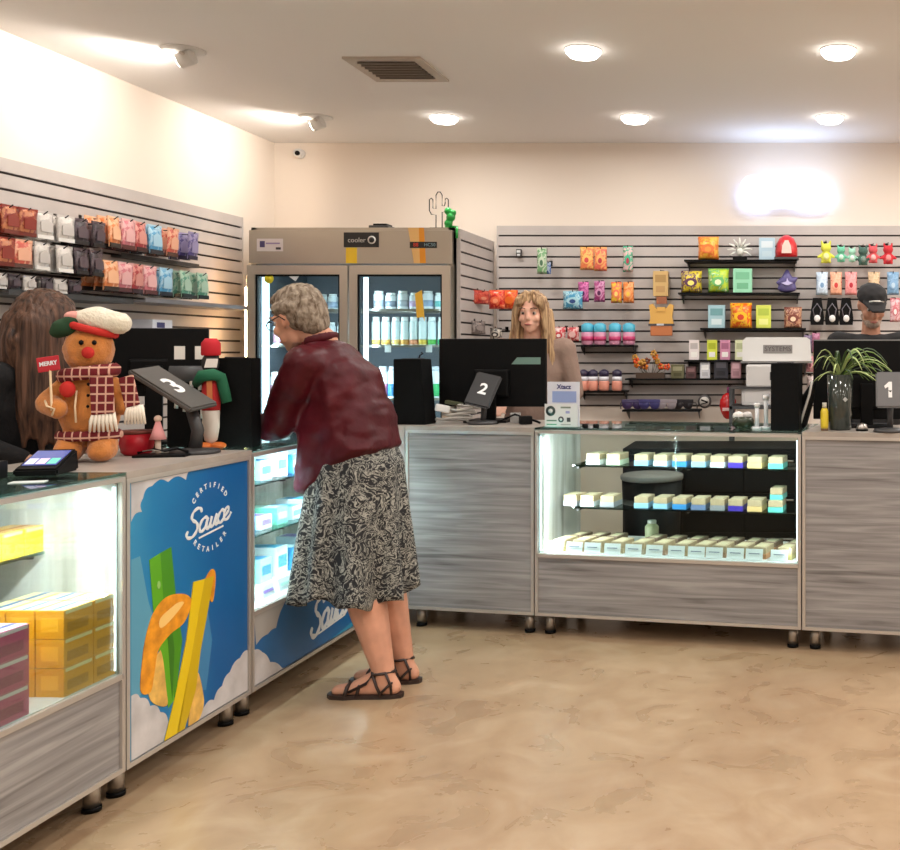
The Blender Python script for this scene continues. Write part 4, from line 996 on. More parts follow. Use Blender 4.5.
# black cabinet seen through the case, and a bin
t = thing('black_drawer_cabinet', 'low black drawer cabinet seen through the back display case', 'cabinet', (xc(714,5.8),5.8,0)); 
wd = .53
MB(BLACK).bx(-wd,wd,0,.5,.03,.76,BLACK,.004).build('body', t)
for k in range(3):
    for s in (-1,0,1):
        d_ = MB(BLACK).bx(s*.35-.17,s*.35+.17,-.015,0,.06+k*.225,.06+k*.225+.215,BLACK,.003).build('drawer', t)
        MB(STEEL).cyl((s*.35-.11,-.03,.06+k*.225+.18),(s*.35+.11,-.03,.06+k*.225+.18),.006,STEEL).build('handle', d_)
t = thing('black_stool', 'black plastic bin with a pale rim seen through the display case', 'bin', (xc(652,5.5),5.5,0))
MB(BLACK).lathe([(.13,0),(.14,.01),(.165,.62)],(0,0,0),BLACK,28).build('body', t); b = MB(C((120,116,112))); b.lathe([(.165,.62),(.172,.625),(.172,.645),(.165,.65)],(0,0,0),C((120,116,112)),28); b.build('rim', t)

# ---------------------------------------------------------------- things on the back counter
def cpos(r, px, d): return rw(r, onrun(r, px, d), d, TH)
def tower(label, pos, rz, w0, w1, dp, h_):
    t = thing('black_box', label, 'box', pos, rz, 'tall plain black boxes on the counters')
    b = MB(MATTE); bm = bmesh.new()
    vs = [bm.verts.new(v) for v in ((-w0/2,-dp/2,0),(w0/2,-dp/2,0),(w0/2,dp/2,0),(-w0/2,dp/2,0),(-w0/2,-dp/2,h_),(-w0/2+w1,-dp/2,h_),(-w0/2+w1,dp/2,h_),(-w0/2,dp/2,h_))]
    for f in ((3,2,1,0),(4,5,6,7),(0,1,5,4),(1,2,6,5),(2,3,7,6),(3,0,4,7)): bm.faces.new([vs[i] for i in f])
    bmesh.ops.bevel(bm, geom=bm.edges, offset=.003, segments=2, affect='EDGES'); b._merge(bm, MATTE); b.build('shell', t)
    MB(DARKG).bx(-w0*.3,w0*.2,-dp*.3,dp*.3,h_,h_+.004,DARKG).build('top_cap', t); return t
t = tower('tall tapering black box on the corner left of the middle monitor', V((at(413.5,0,4.88).x,4.9,TH)), R(-6), .163, .137, .12, .318)
b = MB(WIRE); b.tube([(.02,0,.32),(.025,0,.335),(.04,0,.345),(.032,0,.35)],.004,WIRE,6); b.build('antenna', t)
t = tower('tall plain black box behind the right end of the display case', rw(RB, onrun(RB,786,.08), .10, TH), RB['a'], .127, .127, .11, .302)
def monitor(label, pos, rz, W_, H_, z0, name='computer_monitor', tilt=0):
    t = thing(name, label, 'monitor', pos, rz, 'computer monitors seen from behind')
    s = MB(BLACK).bx(-W_/2,W_/2,-.012,.012,z0,z0+H_,BLACK,.005); s.build('screen_housing', t)
    MB(mat('screen_glass',(8,8,10),.12)).bx(-W_/2+.008,W_/2-.008,.012,.0135,z0+.02,z0+H_-.008,mat('screen_glass',(8,8,10),.12)).build('screen', t)
    MB(BLACK).bx(-.09,.09,-.035,-.01,z0+.05,z0+H_*.55,BLACK,.01).build('rear_bulge', t)
    MB(BLACK).bx(-.03,.03,-.05,-.03,.01,z0+H_*.45,BLACK,.004).build('stand_neck', t)
    MB(BLACK).bx(-.11,.11,-.12,.08,0,.012,BLACK,.004).build('stand_base', t); return t
Ym = 5.08
t = monitor('wide black monitor seen from behind, in front of the blonde worker', (at(493,0,Ym).x, Ym, TH), R(-4), .555, .345, .075)
MB(C((120,150,140),.3)).slab([(.13,.325),(.25,.325),(.25,.29),(.10,.29)], .002, C((110,140,130),.3), M.Translation((0,-.0125,0))).build('sticker', t)
TG = C((44,44,46),.45)
def tablet(label, pos, rz, digit, w_, h_, tiltx, tiltz, zc_, face=TG, ds=.09, cat='tablet', roll=0):
    t = thing('tablet_stand', label, cat, pos, rz, 'tablets on stands with numbers on their backs')
    b = MB(DARKG); b.lathe([(.07,0),(.075,.004),(.07,.014),(.02,.02)],(0,0,0),DARKG,24); b.build('stand_base', t)
    MB(DARKG).tube([(0,0,.015),(0,.01,zc_*.5),(0,.0,zc_)],.014,DARKG,10).build('stand_arm', t)
    X = M.Translation((0,0,zc_)) @ M.Rotation(tiltz,4,'Z') @ M.Rotation(tiltx,4,'X') @ M.Rotation(roll,4,'Y')
    b = MB(face); bm = bmesh.new(); bmesh.ops.create_cube(bm,size=1); bmesh.ops.scale(bm,vec=(w_,.018,h_),verts=bm.verts); bmesh.ops.bevel(bm,geom=bm.edges,offset=.007,segments=2,affect='EDGES'); b._merge(bm,face,X)
    o = b.build('tablet', t)
    b = MB(WH); XD = X @ M.Translation((0,-.0095,0))
    if digit == '1': b.slab([(-.008,-.035),(.008,-.035),(.008,.035),(-.006,.035),(-.026,.016),(-.022,.005),(-.008,.013)], .001, C((240,240,240)), XD)
    else: b.text(digit, ds, C((240,240,240)), XD, .0008, 0, .002)
    b.build('number', o)
    return t
tablet('dark tablet on a stand marked with the white number 2', V((at(482,0,4.86).x,4.88,TH)), R(-5), '2', .125, .19, R(-34), R(14), .165, ds=.085, roll=R(16)).children
for c_ in bpy.data.objects: pass
# grey tangle of cables
CG = C((190,186,180),.5)
t = thing('cable_tangle', 'grey coiled cable and small scanner lying left of tablet 2', 'cable', V((at(450,0,4.93).x,4.93,TH)))
b = MB(CG); pts = [(.09*cos(k*.7)*(1-.01*k)+.01*k*.3, .035*sin(k*.7), .01+.0025*k+.004*sin(k*2)) for k in range(34)]; b.tube(pts, .006, CG, 7); b.build('cable', t)
MB(WHITE).box((-.03,-.02,.075),(.07,.05,.035),WHITE,(0,R(12),R(20)),.008).build('plug_block', t); MB(C((70,74,50))).box((.02,0,.1),(.09,.03,.018),C((70,74,50)),(0,R(8),R(-15)),.006).build('green_block', t)
t = thing('black_cable', 'black cable with an adapter lying right of tablet 2', 'cable', V((at(520,0,4.86).x,4.86,TH)))
b = MB(BLACK); b.tube([(-.11,0,.01),(-.07,.02,.03),(-.02,-.02,.05),(.03,.01,.03),(.08,.02,.012),(.1,-.02,.01)],.006,BLACK,8); b.build('cable', t); MB(BLACK).box((.03,-.01,.022),(.06,.04,.04),BLACK,(0,0,R(25)),.006).build('adapter', t); MB(C((170,168,165))).box((-.03,.03,.03),(.05,.03,.05),C((150,148,146)),(0,0,R(10)),.004).build('grey_block', t)
# counter sign
p = cpos(RB, 562, .06); t = thing('counter_sign', 'small upright white sign with blue upper card beside the middle monitor', 'sign', p, RB['a'])
SG = C((205,206,216),.35); b = MB(SG); b.bx(-.085,.078,-.004,.0,0,.108,C((214,214,214),.35))
for (x, z, w_, h_, c_) in ((.02,.092,.05,.008,(120,125,110)),(.03,.07,.02,.012,(150,150,190)),(-.05,.03,.05,.006,(90,130,110)),(-.05,.012,.05,.005,(70,150,110)),(.035,.035,.018,.02,(60,66,70)),(.02,.012,.05,.004,(150,155,150))):
    b.bx(x-w_/2,x+w_/2,-.0048,-.004,z-h_/2,z+h_/2,C(c_))
b.lathe([(.024,0),(.024,.001)],(-.055,-.004,.075),C((40,60,58)),20,M.Rotation(pi/2,4,'X')); b.lathe([(.011,0),(.011,.001)],(-.055,-.0055,.075),C((200,205,205)),14,M.Rotation(pi/2,4,'X'))
b.lathe([(.014,0),(.014,.001)],(-.003,-.004,.036),C((60,66,70)),16,M.Rotation(pi/2,4,'X')); b.lathe([(.007,0),(.007,.001)],(-.003,-.0055,.036),C((205,208,208)),12,M.Rotation(pi/2,4,'X'))
b.build('icon_card', t)
b = MB(SG); b.bx(-.075,.085,.004,.008,0,.212,SG); b.bx(-.05,.07,.003,.004,.115,.168,C((140,156,200),.35)); b.text('Xtacz', .03, C((50,56,110)), M.Translation((.008,.0032,.188)), .0006, 0, .0008); b.build('upper_card', t)
MB(GLASS).bx(-.085,.085,-.03,.04,0,.003,SHELFGLASS).build('acrylic_foot', t)
for i, px in enumerate((585, 596)):
    MB(BLACK)
    o = MB(BLACK).lathe([(.012,0),(.014,.004),(.014,.016),(.01,.02)],(0,0,0),BLACK,14).build('black_knob'); o.location = cpos(RB,px,.02); tag(o, 'tiny dark knob on the case edge, %s one right of the sign' % ('first','second')[i], 'knob')  # short dark knob sitting on the case edge
# dark jar, white stands
t = thing('round_jar', 'squat dark green round jar with white contents on the display case', 'jar', cpos(RB, 743, .17)); DG = mat('dark_green_glass',(44,52,36),.2)
b = MB(DG); b.lathe([(.035,0),(.05,.012),(.052,.035),(.042,.052)],(0,0,0),DG,24); b.build('bowl', t); b = MB(C((220,216,212))); b.sph((-.02,0,.055),(.03,.025,.022),C((220,216,212)),sub=2); b.sph((.02,.0,.058),(.024,.025,.018),C((200,196,192)),sub=2); b.build('contents', t)
for i, (px, h_) in enumerate(((757,.10),(766,.135))):
    t = thing('clear_tube_stand', 'clear and white tube stand, %s of the two beside the dark jar' % ('shorter','taller')[i], 'stand', cpos(RB, px, .1+.03*i))
    AC = mat('clear_acrylic', (222,224,226), .1); b = MB(AC); b.cyl((0,0,0),(0,0,.012),.022,AC); b.build('foot', t); MB(AC).cyl((0,0,.012),(0,0,h_),.010,AC).build('tube', t); MB(WHITE).cyl((0,0,h_),(0,0,h_+.02),.014,WHITE).build('cap', t)
# tall thin black folded umbrella-like roll, black case
t = thing('black_strap_bag', 'narrow black bag with a silver strap leaning right of the tall black box', 'bag', cpos(RB, 808, .16), RB['a'])
bb = Blob(); bb.hull([((-.03,0,.03),(.03,.03,.03)),((.0,0,.14),(.03,.02,.03))]).hull([((.0,0,.14),(.03,.02,.03)),((.03,0,.215),(.012,.012,.012))]); bb.build('bag', BLACK, t, .006, 2)
MB(STEEL).tube([(-.035,-.034,.01),(-.01,-.034,.09),(.012,-.03,.16),(.022,-.02,.22)],.006,CG,8).build('strap', t)
# lighter/yellow bottle and vase with plant
t = thing('yellow_bottle', 'small yellow labelled bottle with a clear top beside the plant vase', 'bottle', cpos(RB, 824.5, .09))
b = MB(C((212,186,50),.35)); b.lathe([(.017,0.01),(.018,.02),(.018,.085),(.012,.1)],(0,0,0),C((216,190,50),.35),16); b.build('label', t); MB(WHITE).cyl((0,0,.0),(0,0,.012),.017,C((120,90,60))).build('base', t); MB(WHITE).cyl((0,0,.1),(0,0,.125),.01,C((190,186,170))).build('cap', t)
t = thing('plant_vase', 'dark glass vase holding a green spider plant on the right counter', 'plant', cpos(RB, 840, .14))
VG = mat('smoky_vase', (52,58,54), .12, coat=.3)
b = MB(VG); b.lathe([(.045,0),(.052,.01),(.056,.12),(.06,.25),(.055,.25),(.05,.12),(.045,.02)],(0,0,0),VG,28); b.build('vase', t)
MB(C((180,182,180))).box((.02,-.0585,.14),(.016,.002,.016),C((170,172,170)),(0,R(45),0)).build('tag', t)
MB(C((40,34,26))).cyl((0,0,.2),(0,0,.235),.049,C((40,34,26))).build('soil', t)
rnd = random.Random(3)
LG = [mat('leaf_green',(104,134,56),.5), mat('leaf_light',(170,186,120),.5), mat('leaf_dark',(50,74,36),.5)]
for i in range(44):
    a_ = rnd.uniform(0,2*pi) if i % 3 else rnd.uniform(-.7,.7); ln = rnd.uniform(.09,.2)*(1.25 if cos(a_) > .3 else .8); up = rnd.uniform(.03,.14)
    pts = []; n_ = 7
    for k in range(n_+1):
        s = k/n_; pts.append(V((cos(a_)*ln*s, sin(a_)*ln*s*.6, .235+up*sin(s*2.3)*(1.2-.2*s)-.04*s*s)))
    bm = bmesh.new(); rows = []
    side = V((-sin(a_),cos(a_),.25)).normalized()
    for k, p in enumerate(pts):
        w_ = .0065*(1-(k/n_)**2.2)+.0006; rows.append((bm.verts.new(p-side*w_), bm.verts.new(p+V((0,0,.002))), bm.verts.new(p+side*w_)))
    for r0, r1 in zip(rows, rows[1:]):
        bm.faces.new((r0[0],r0[1],r1[1],r1[0])); bm.faces.new((r0[1],r0[2],r1[2],r1[1]))
    MB(LG[i%3])._merge(bm, LG[i%3], None, True).build('leaf', t) if False else None
    b = MB(LG[(i*7)%3]); b._merge(bm, LG[(i*7)%3], None, True); o = b.build('leaf', t); sm = o.modifiers.new('s','SOLIDIFY'); sm.thickness = .0012
t = monitor('large black monitor at the right edge in front of the capped worker', rw(RB, onrun(RB,866,.36), .37, TH), R(-2), .50, .375, .035)
MB(C((150,150,150))).bx(-.25,.25,-.013,.013,.405,.411,C((120,120,120))).build('top_edge', t)
tablet('grey tablet on a stand marked with the white number 1', cpos(RB, 890, .06), RB['a'], '1', .125, .16, R(-12), R(10), .185, C((104,104,106),.4), ds=.09)
t = thing('desk_items', 'small silver bell beside the stand of tablet 1', 'bell', cpos(RB, 862, .1))
b = MB(STEEL); b.lathe([(.024,.006),(.026,.012),(.02,.03),(.004,.036)],(0,0,0),STEEL,20); b.build('dome', t); MB(BLACK).cyl((0,0,0),(0,0,.008),.028,BLACK).build('base', t)

# ---------------------------------------------------------------- things on the left counter
def T(x, y): return V((x, y, TH))
t = tower('tall wide black box on the left counter beside the customer\'s arm', T(-2.012,3.715), R(8), .126, .126, .09, .33)
# gnome like figure
t = thing('winter_figurine', 'tall thin figurine with red hat and green scarf beside the black box', 'figurine', T(-2.06,3.62), R(25)); t.scale = (.95,.95,1.13)
b = MB(C((226,120,50))); b.sph((-.02,-.015,.012),(.028,.035,.012),C((226,120,50))); b.sph((.025,-.015,.012),(.028,.035,.012),C((226,120,50))); b.build('feet', t)
FW = C((214,206,196),.8); b = MB(FW); b.lathe([(.006,.015),(.022,.03),(.029,.07),(.03,.13)],(0,0,0),FW,20); b.build('white_belly', t)
b = MB(C((176,30,34),.8)); b.lathe([(.031,.125),(.033,.15),(.03,.2),(.024,.235)],(0,0,0),C((170,26,30),.8),20); b.build('red_waistcoat', t)
MB(C((190,110,60))).slab([(-.01,.15),(.008,.15),(.006,.225),(-.012,.225)], .004, C((190,110,60)), M.Translation((0,-.031,0))).build('gold_trim', t)
b = MB(C((14,84,56),.8)); b.tube([(-.05,0,.21),(-.03,-.03,.235),(.01,-.036,.24),(.034,-.02,.23),(.045,-.02,.19),(.055,-.02,.15)],[.014,.02,.02,.02,.02,.018],C((14,90,60),.8),10); b.build('green_scarf', t)
MB(BLACK).sph((-.002,0,.275),(.03,.03,.035),C((34,32,34),.6)).build('head', t); MB(WHITE).slab([(-.02,.262),(.022,.262),(.026,.29),(-.012,.29)], .006, C((220,214,210),.6), M.Translation((0,-.027,0))).build('face_patch', t)
b = MB(C((176,16,34),.8)); b.lathe([(.031,.3),(.034,.305),(.033,.34),(.02,.355)],(0,0,0),C((180,18,34),.8),20); b.build('hat', t)
# card rack with white squares + candy canes
t = thing('counter_rack', 'black tiered counter rack with two white squares on its top, behind the figurine', 'rack', T(-2.20,3.74), R(20)); t.scale = (.8,.8,1.1)
b = MB(BLACK); b.bx(-.10,.10,-.0,.08,0,.19,BLACK); b.bx(-.105,.105,.03,.05,.19,.36,BLACK); b.build('frame', t)
for x in (-.055,.03): MB(WHITE).bx(x-.022,x+.022,.027,.03,.295,.34,C((225,222,214))).build('white_card', t)
MB(DARKG).cyl((-.09,.0,.245),(.09,.0,.245),.028,C((70,70,72)),n=20).build('grey_roll', t)
for i, x in enumerate((-.07,-.035,.0,.035)):
    o = MB(FW).tube([(0,0,0),(0,0,.035),(.008,0,.045)],[.008,.008,.005],FW,8).build('white_clip'); o.parent = t; o.location = (x,-.008,.19)
    o = MB(FW).tube([(0,0,0),(.004,0,.03),(0,0,.045)],[.009,.011,.005],FW,8).build('white_clip'); o.parent = t; o.location = (x+.01,-.02,.13-.012*i)
# left monitor
t = monitor('black monitor on the left counter behind the gingerbread plush', T(-2.43,3.90), R(18), .36, .265, .18)
# tilted tablet marked 3
t = thing('tablet_stand', 'dark grey tilted tablet on the left counter marked with a white number 3', 'tablet', T(-2.03,3.47), 0, 'tablets on stands with numbers on their backs')
TF = C((88,86,84),.4); ax_ = V((.215,0,-.135)); L3 = ax_.length; ax_.normalize(); yv = V((0,1,.12)); yv = (yv-ax_*yv.dot(ax_)).normalized(); zv = ax_.cross(yv)
X = M.Translation((-.075,0,.225)) @ M((ax_,yv,zv)).transposed().to_4x4()
b = MB(TF); bm = bmesh.new(); bmesh.ops.create_cube(bm,size=1); bmesh.ops.scale(bm,vec=(L3,.15,.02),verts=bm.verts); bmesh.ops.bevel(bm,geom=bm.edges,offset=.006,segments=2,affect='EDGES'); b._merge(bm,TF,X); o = b.build('tablet', t)
b = MB(WH); b.text('3', .115, C((240,240,240)), X @ M.Translation((.0,0,.0105)) @ M.Rotation(pi/2,4,'Z') @ M.Rotation(-pi/2,4,'X'), .0008, 0, .003); b.build('number', o)
b = MB(DARKG); b.lathe([(.075,0),(.08,.004),(.075,.014),(.02,.02)],(0,0,0),DARKG,24); b.build('stand_base', t)
MB(DARKG).tube([(.0,0,.015),(.01,.0,.08),(-.015,.0,.16)],[.022,.02,.018],DARKG,12).build('stand_arm', t)
# red tub + candy figure
t = thing('red_bowl', 'round red tub with brown rim between the plush and the tilted tablet', 'tub', T(-2.20,3.42), 0)
b = MB(C((186,22,40),.4)); b.lathe([(.035,0.0),(.046,.01),(.052,.04),(.048,.075)],(0,0,0),C((186,22,40),.4),24); b.build('tub', t); MB(C((120,60,50))).lathe([(.049,.073),(.05,.085),(.044,.085)],(0,0,0),C((120,60,50)),24).build('rim', t)
t = thing('small_figurine', 'little pink and white figurine standing beside the red tub', 'figurine', T(-2.115,3.40), 0)
b = MB(FW); b.cyl((0,0,0),(0,0,.06),.009,C((226,206,190))); b.build('leg_post', t); MB(FW).lathe([(.026,.055),(.018,.08),(.006,.12)],(0,0,0),C((230,160,160),.8),16).build('skirt', t); MB(FW).sph((0,0,.125),.012,C((230,200,180))).build('head', t)
t = thing('black_tray', 'black tray of cables on the left counter under the tilted tablet', 'tray', T(-2.07,3.38), R(12)); t.scale = (.7,.7,.7)
b = MB(BLACK); b.bx(-.13,.1,-.07,.05,0,.012,BLACK,.004); b.build('tray', t); b = MB(BLACK); b.tube([(-.12,-.03,.02),(-.06,.0,.035),(0,-.04,.03),(.05,-.02,.04),(.09,.0,.02)],.007,BLACK,8); b.build('cable', t); MB(STEEL).tube([(-.09,-.05,.03),(-.05,-.055,.036),(-.02,-.05,.03)],.003,STEEL,6).build('clip', t)
# card terminal
t = thing('card_terminal', 'black card payment terminal with a colourful screen at the left front', 'card terminal', T(-2.13,2.90), R(14)); t.scale = (.86,.86,.86)
b = MB(BLACK); bm = bmesh.new()
vs = [bm.verts.new(v) for v in ((-.065,-.075,0),(.065,-.075,0),(.065,.09,0),(-.065,.09,0),(-.065,-.075,.022),(.065,-.075,.022),(.06,.09,.075),(-.06,.09,.075))]
for f in ((3,2,1,0),(4,5,6,7),(0,1,5,4),(1,2,6,5),(2,3,7,6),(3,0,4,7)): bm.faces.new([vs[i] for i in f])
bmesh.ops.bevel(bm, geom=bm.edges, offset=.006, segments=2, affect='EDGES'); b._merge(bm, BLACK); b.build('body', t)
X = M.Translation((0,.01,.0515)) @ M.Rotation(math.atan2(.053,.165),4,'X')
SCR = mat('terminal_screen', (70,84,150), .2, emit=.5); b = MB(SCR); b.box((0,0,0),(.1,.12,.002),SCR)
for i, c_ in enumerate(((190,190,220),(200,180,210),(90,190,170))):
    b.box((-.032+i*.032,-.03,.0015),(.027,.045,.001),mat('screen_tile_%d'%i,c_,.2,emit=.6))
b.bm.transform(X); b.build('screen', t)
t = thing('cash_tray', 'black low box with a yellow green label at the left edge of the counter', 'box', T(-2.19,2.72), R(10))
b = MB(BLACK); b.bx(-.14,.045,-.05,.07,0,.05,BLACK,.005); b.build('body', t); MB(C((190,200,60))).bx(.0,.035,-.051,-.05,.012,.035,C((200,206,70))).build('label', t)
o = MB(WHITE).box((0,0,.0012),(.08,.04,.002),C((220,226,226)),(0,0,R(20))).build('paper_slip'); o.location = T(-2.03,2.70); tag(o, 'small white paper slip on the glass top at the left edge', 'paper')

# ---- gingerbread plush
GB = mat('gingerbread_plush', (190,118,54), .95, bump=.35, bscale=160, var=.1, vscale=20, sheen=.3); 
PZ = T(-2.225,3.22); t = thing('gingerbread_plush', 'brown gingerbread man plush in chef-like white hat and plaid scarf on the left counter', 'plush toy', PZ, R(20)); t.scale = (.84,.88,1.0)
bb = Blob()
bb.hull([((0,.01,.15),(.105,.085,.09)),((0,.01,.24),(.085,.07,.07))])
bb.hull([((0,0,.36),(.087,.078,.082))])
bb.hull([((-.055,-.045,.035),(.05,.065,.035)),((-.05,-.01,.06),(.05,.05,.05))]).hull([((.055,-.045,.035),(.05,.065,.035)),((.05,-.01,.06),(.05,.05,.05))])
bb.hull([((-.08,.0,.24),.034),((-.125,-.04,.19),.036)]).hull([((-.125,-.04,.19),.036),((-.075,-.09,.175),.033)])
bb.hull([((.08,0,.24),.034),((.12,-.03,.18),.034)])
bb.build('body', GB, t, .006, 4, warp=lambda p: .0018*noise.noise(p*60))
ICE = C((236,208,170),.8)
MB(ICE).tube([(-.115,-.085,.2),(-.1,-.118,.185),(-.075,-.124,.175),(-.085,-.115,.155)],.004,ICE,6).build('icing_swirl', t)
MB(ICE).tube([(-.02,-.072,.23),(-.022,-.083,.18),(-.018,-.086,.13)],.0035,ICE,6).build('icing_line', t)
PLAID = mat('plaid_scarf', (140,30,36), .9); N, L, b = nodes(PLAID); tc = N.new('ShaderNodeTexCoord'); sp = N.new('ShaderNodeSeparateXYZ'); L.new(tc.outputs['Object'], sp.inputs[0])
def stripes(sock, freq, th):
    m_ = N.new('ShaderNodeMath'); m_.operation = 'MULTIPLY'; m_.inputs[1].default_value = freq; L.new(sock, m_.inputs[0]); f_ = N.new('ShaderNodeMath'); f_.operation = 'FRACT'; L.new(m_.outputs[0], f_.inputs[0]); g_ = N.new('ShaderNodeMath'); g_.operation = 'GREATER_THAN'; g_.inputs[1].default_value = th; L.new(f_.outputs[0], g_.inputs[0]); return g_.outputs[0]
m_ = N.new('ShaderNodeMath'); m_.operation = 'MAXIMUM'; L.new(stripes(sp.outputs[0],36,.8), m_.inputs[0]); L.new(stripes(sp.outputs[2],36,.8), m_.inputs[1])
mx = N.new('ShaderNodeMix'); mx.data_type = 'RGBA'; mx.inputs[6].default_value = lin((104,18,26)); mx.inputs[7].default_value = lin((206,160,140)); L.new(m_.outputs[0], mx.inputs[0]); L.new(mx.outputs[2], b.inputs['Base Color'])
bb = Blob(); ring = [(.088*cos(a_), .08*sin(a_), .285+.01*cos(a_)) for a_ in [k*2*pi/16 for k in range(17)]]
for p_, q_ in zip(ring, ring[1:]): bb.hull([(p_,(.02,.02,.024)),(q_,(.02,.02,.024))],1)
bb.build('scarf_wrap', PLAID, t, .006, 3)
for (x0_, x1_, y_, z1__, nm) in ((.03,.105,-.092,.155,'scarf_tail'),(.12,.17,-.05,.175,'scarf_tail')):
    b = MB(PLAID); b.box(((x0_+x1_)/2, y_, (.275+z1__)/2),(x1_-x0_,.016,.275-z1__),PLAID,(R(-4),R(-14 if x0_>.1 else -4),0),.005); sc_ = b.build(nm, t)
    b = MB(FW)
    for k in range(7): xx = x0_+(x1_-x0_)*(k+.5)/7; o_ = .02 if x0_ > .1 else .005; b.tube([(xx+o_,y_,z1__+.005),(xx+o_+.002*(k-3),y_-.012,z1__-.02),(xx+o_+.004*(k-3),y_-.004,z1__-.055)],[.006,.007,.004],C((238,226,210),.9),6)
    b.build('fringe', sc_)
bb = Blob(); ring = [(.098*cos(a_), .085*sin(a_)+.005, .085) for a_ in [k*2*pi/16 for k in range(17)]]
for p_, q_ in zip(ring, ring[1:]): bb.hull([(p_,(.016,.016,.018)),(q_,(.016,.016,.018))],1)
bb.build('plaid_belt', PLAID, t, .006, 2)
RN = mat('red_felt',(190,34,26),.8)
MB(RN).sph((.02,-.085,.35),(.021,.016,.019),RN).build('nose', t)
for x in (-.004,.038): MB(BLACK).sph((x,-.077,.382),.008,BLACK).build('eye', t)
HATM = mat('cream_plush', (226,216,196), .95, bump=.5, bscale=120, sheen=.3)
bb = Blob(); bb.hull([((.03,0,.455),(.07,.06,.035)),((.10,-.02,.445),(.048,.05,.038))]).hull([((-.02,0,.46),(.045,.05,.028)),((.03,0,.465),(.06,.05,.035))]); bb.build('hat_puff', HATM, t, .007, 4, warp=lambda p: .003*noise.noise(p*45))
MB(RN).tube([(.075*cos(a_)+.012,.07*sin(a_),.425-.018*cos(a_)) for a_ in [k*2*pi/14 for k in range(15)]],.012,RN,8).build('hat_band', t)
GF = mat('green_felt',(30,62,36),.9); bb = Blob(); bb.hull([((-.07,-.03,.43),(.045,.035,.03)),((-.095,-.02,.415),(.028,.03,.02))]).hull([((-.05,-.03,.45),(.03,.03,.02))]); bb.build('green_leaf_trim', GF, t, .006, 3)
MB(C((214,150,140),.9)).sph((-.045,-.02,.465),(.03,.03,.018),C((214,150,140),.9)).build('pink_puff', t)
b = MB(ICE); b.cyl((-.085,-.115,.17),(-.095,-.105,.33),.004,ICE,n=8); b.build('sign_stick', t)
b = MB(RN); b.box((-.098,-.108,.315),(.07,.006,.046),C((186,30,44),.6),(0,R(-8),0),.003); sgn = b.build('sign_board', t)
b = MB(WH); b.text('MERRY', .018, WH, M.Translation((-.098,-.1115,.316)) @ M.Rotation(R(-8),4,'Y'), .0008, 0, .0006); b.build('sign_text', sgn)
b = MB(RN); b.sph((-.045,-.085,.235),(.026,.02,.026),RN); b.build('red_heart', t)
b = MB(BLACK)
for k in range(3): b.sph((.02,-.08-.004*k,.25-.035*k),.006,BLACK,sub=1)
b.build('buttons', t)
# ---------------------------------------------------------------- pouches on the left wall
WF = XL+.022
def wallbag(label, Y, z0, z1, cols, dist, w_=.115, flat=.026, cat='pouch', name='hanging_pouch', group='pouches on the left wall'):
    key = (name, cols, round(z1-z0,3), w_)
    h_ = z1-z0
    if key not in PK:
        m = printmat(cols[:2], 26); b = MB(m); b.pillow(w_, h_, flat, m, nx=6, nz=6)
        m2 = C(cols[1],.3); b.bx(-w_*.47,w_*.47,-.003,.003,h_*.88,h_,m2); b.slab([(-w_*.3,h_*.25),(w_*.3,h_*.25),(w_*.3,h_*.6),(0,h_*.72),(-w_*.3,h_*.6)], .003, m2, M.Translation((0,-flat*.49,0)))
        if len(cols) > 2: m3 = C(cols[2],.3); b.bx(-w_*.42,w_*.42,-flat*.3,flat*.3,.0,h_*.14,m3)
        o = b.build(name); PK[key] = o
    else: o = PK[key].copy(); COL.objects.link(o)
    o.location = (WF+dist, Y, z0); o.rotation_euler = (R(random.uniform(-4,4)), 0, pi/2+R(random.uniform(-7,7)))
    tag(o, label, cat, group); return o
CP, WHT, BLK = ((206,132,92),(150,60,50),(120,50,40)), ((226,220,214),(206,200,196),(240,238,234)), ((52,42,48),(90,76,84),(30,26,30))
PKK, RD2 = ((206,120,130),(232,180,180),(90,50,50)), ((170,60,66),(220,150,140),(60,30,30))
BLU, COR, PUR, GRN_, ORG2 = ((84,160,206),(170,210,232),(40,40,50)), ((214,100,84),(240,180,150),(90,60,50)), ((92,82,140),(160,150,190),(50,46,70)), ((90,150,128),(170,200,180),(30,36,34)), ((222,130,76),(246,190,150),(50,40,36))
yy_ = lambda px: 3450/(780-px)
rowA = [(yy_(p),c,n) for p,c,n in ((6,CP,'copper'),(24,CP,'copper'),(41,WHT,'white'),(62,WHT,'white'),(80,BLK,'black'),(96,BLK,'black'),(112,ORG2,'orange'),(127,PKK,'pink'),(139,RD2,'dark red'),(153,BLU,'blue'),(169,COR,'coral'),(190,PUR,'purple'))]
rowB = [(yy_(p),c,n) for p,c,n in ((4,CP,'copper'),(21,COR,'coral'),(40,WHT,'white'),(61,WHT,'white'),(80,BLK,'black'),(94,BLK,'black'),(109,ORG2,'orange'),(122,PKK,'pink'),(135,RD2,'dark red'),(148,PKK,'pink'),(164,BLU,'blue'),(184,GRN_,'green'),(201,GRN_,'green'))]
rowC = [(yy_(p),c,n) for p,c,n in ((4,WHT,'white'),(18,BLK,'black'),(33,WHT,'white'),(50,BLK,'black'),(64,WHT,'white'),(78,BLK,'black'))]
from collections import Counter
dd = ('back one','middle one','front one')
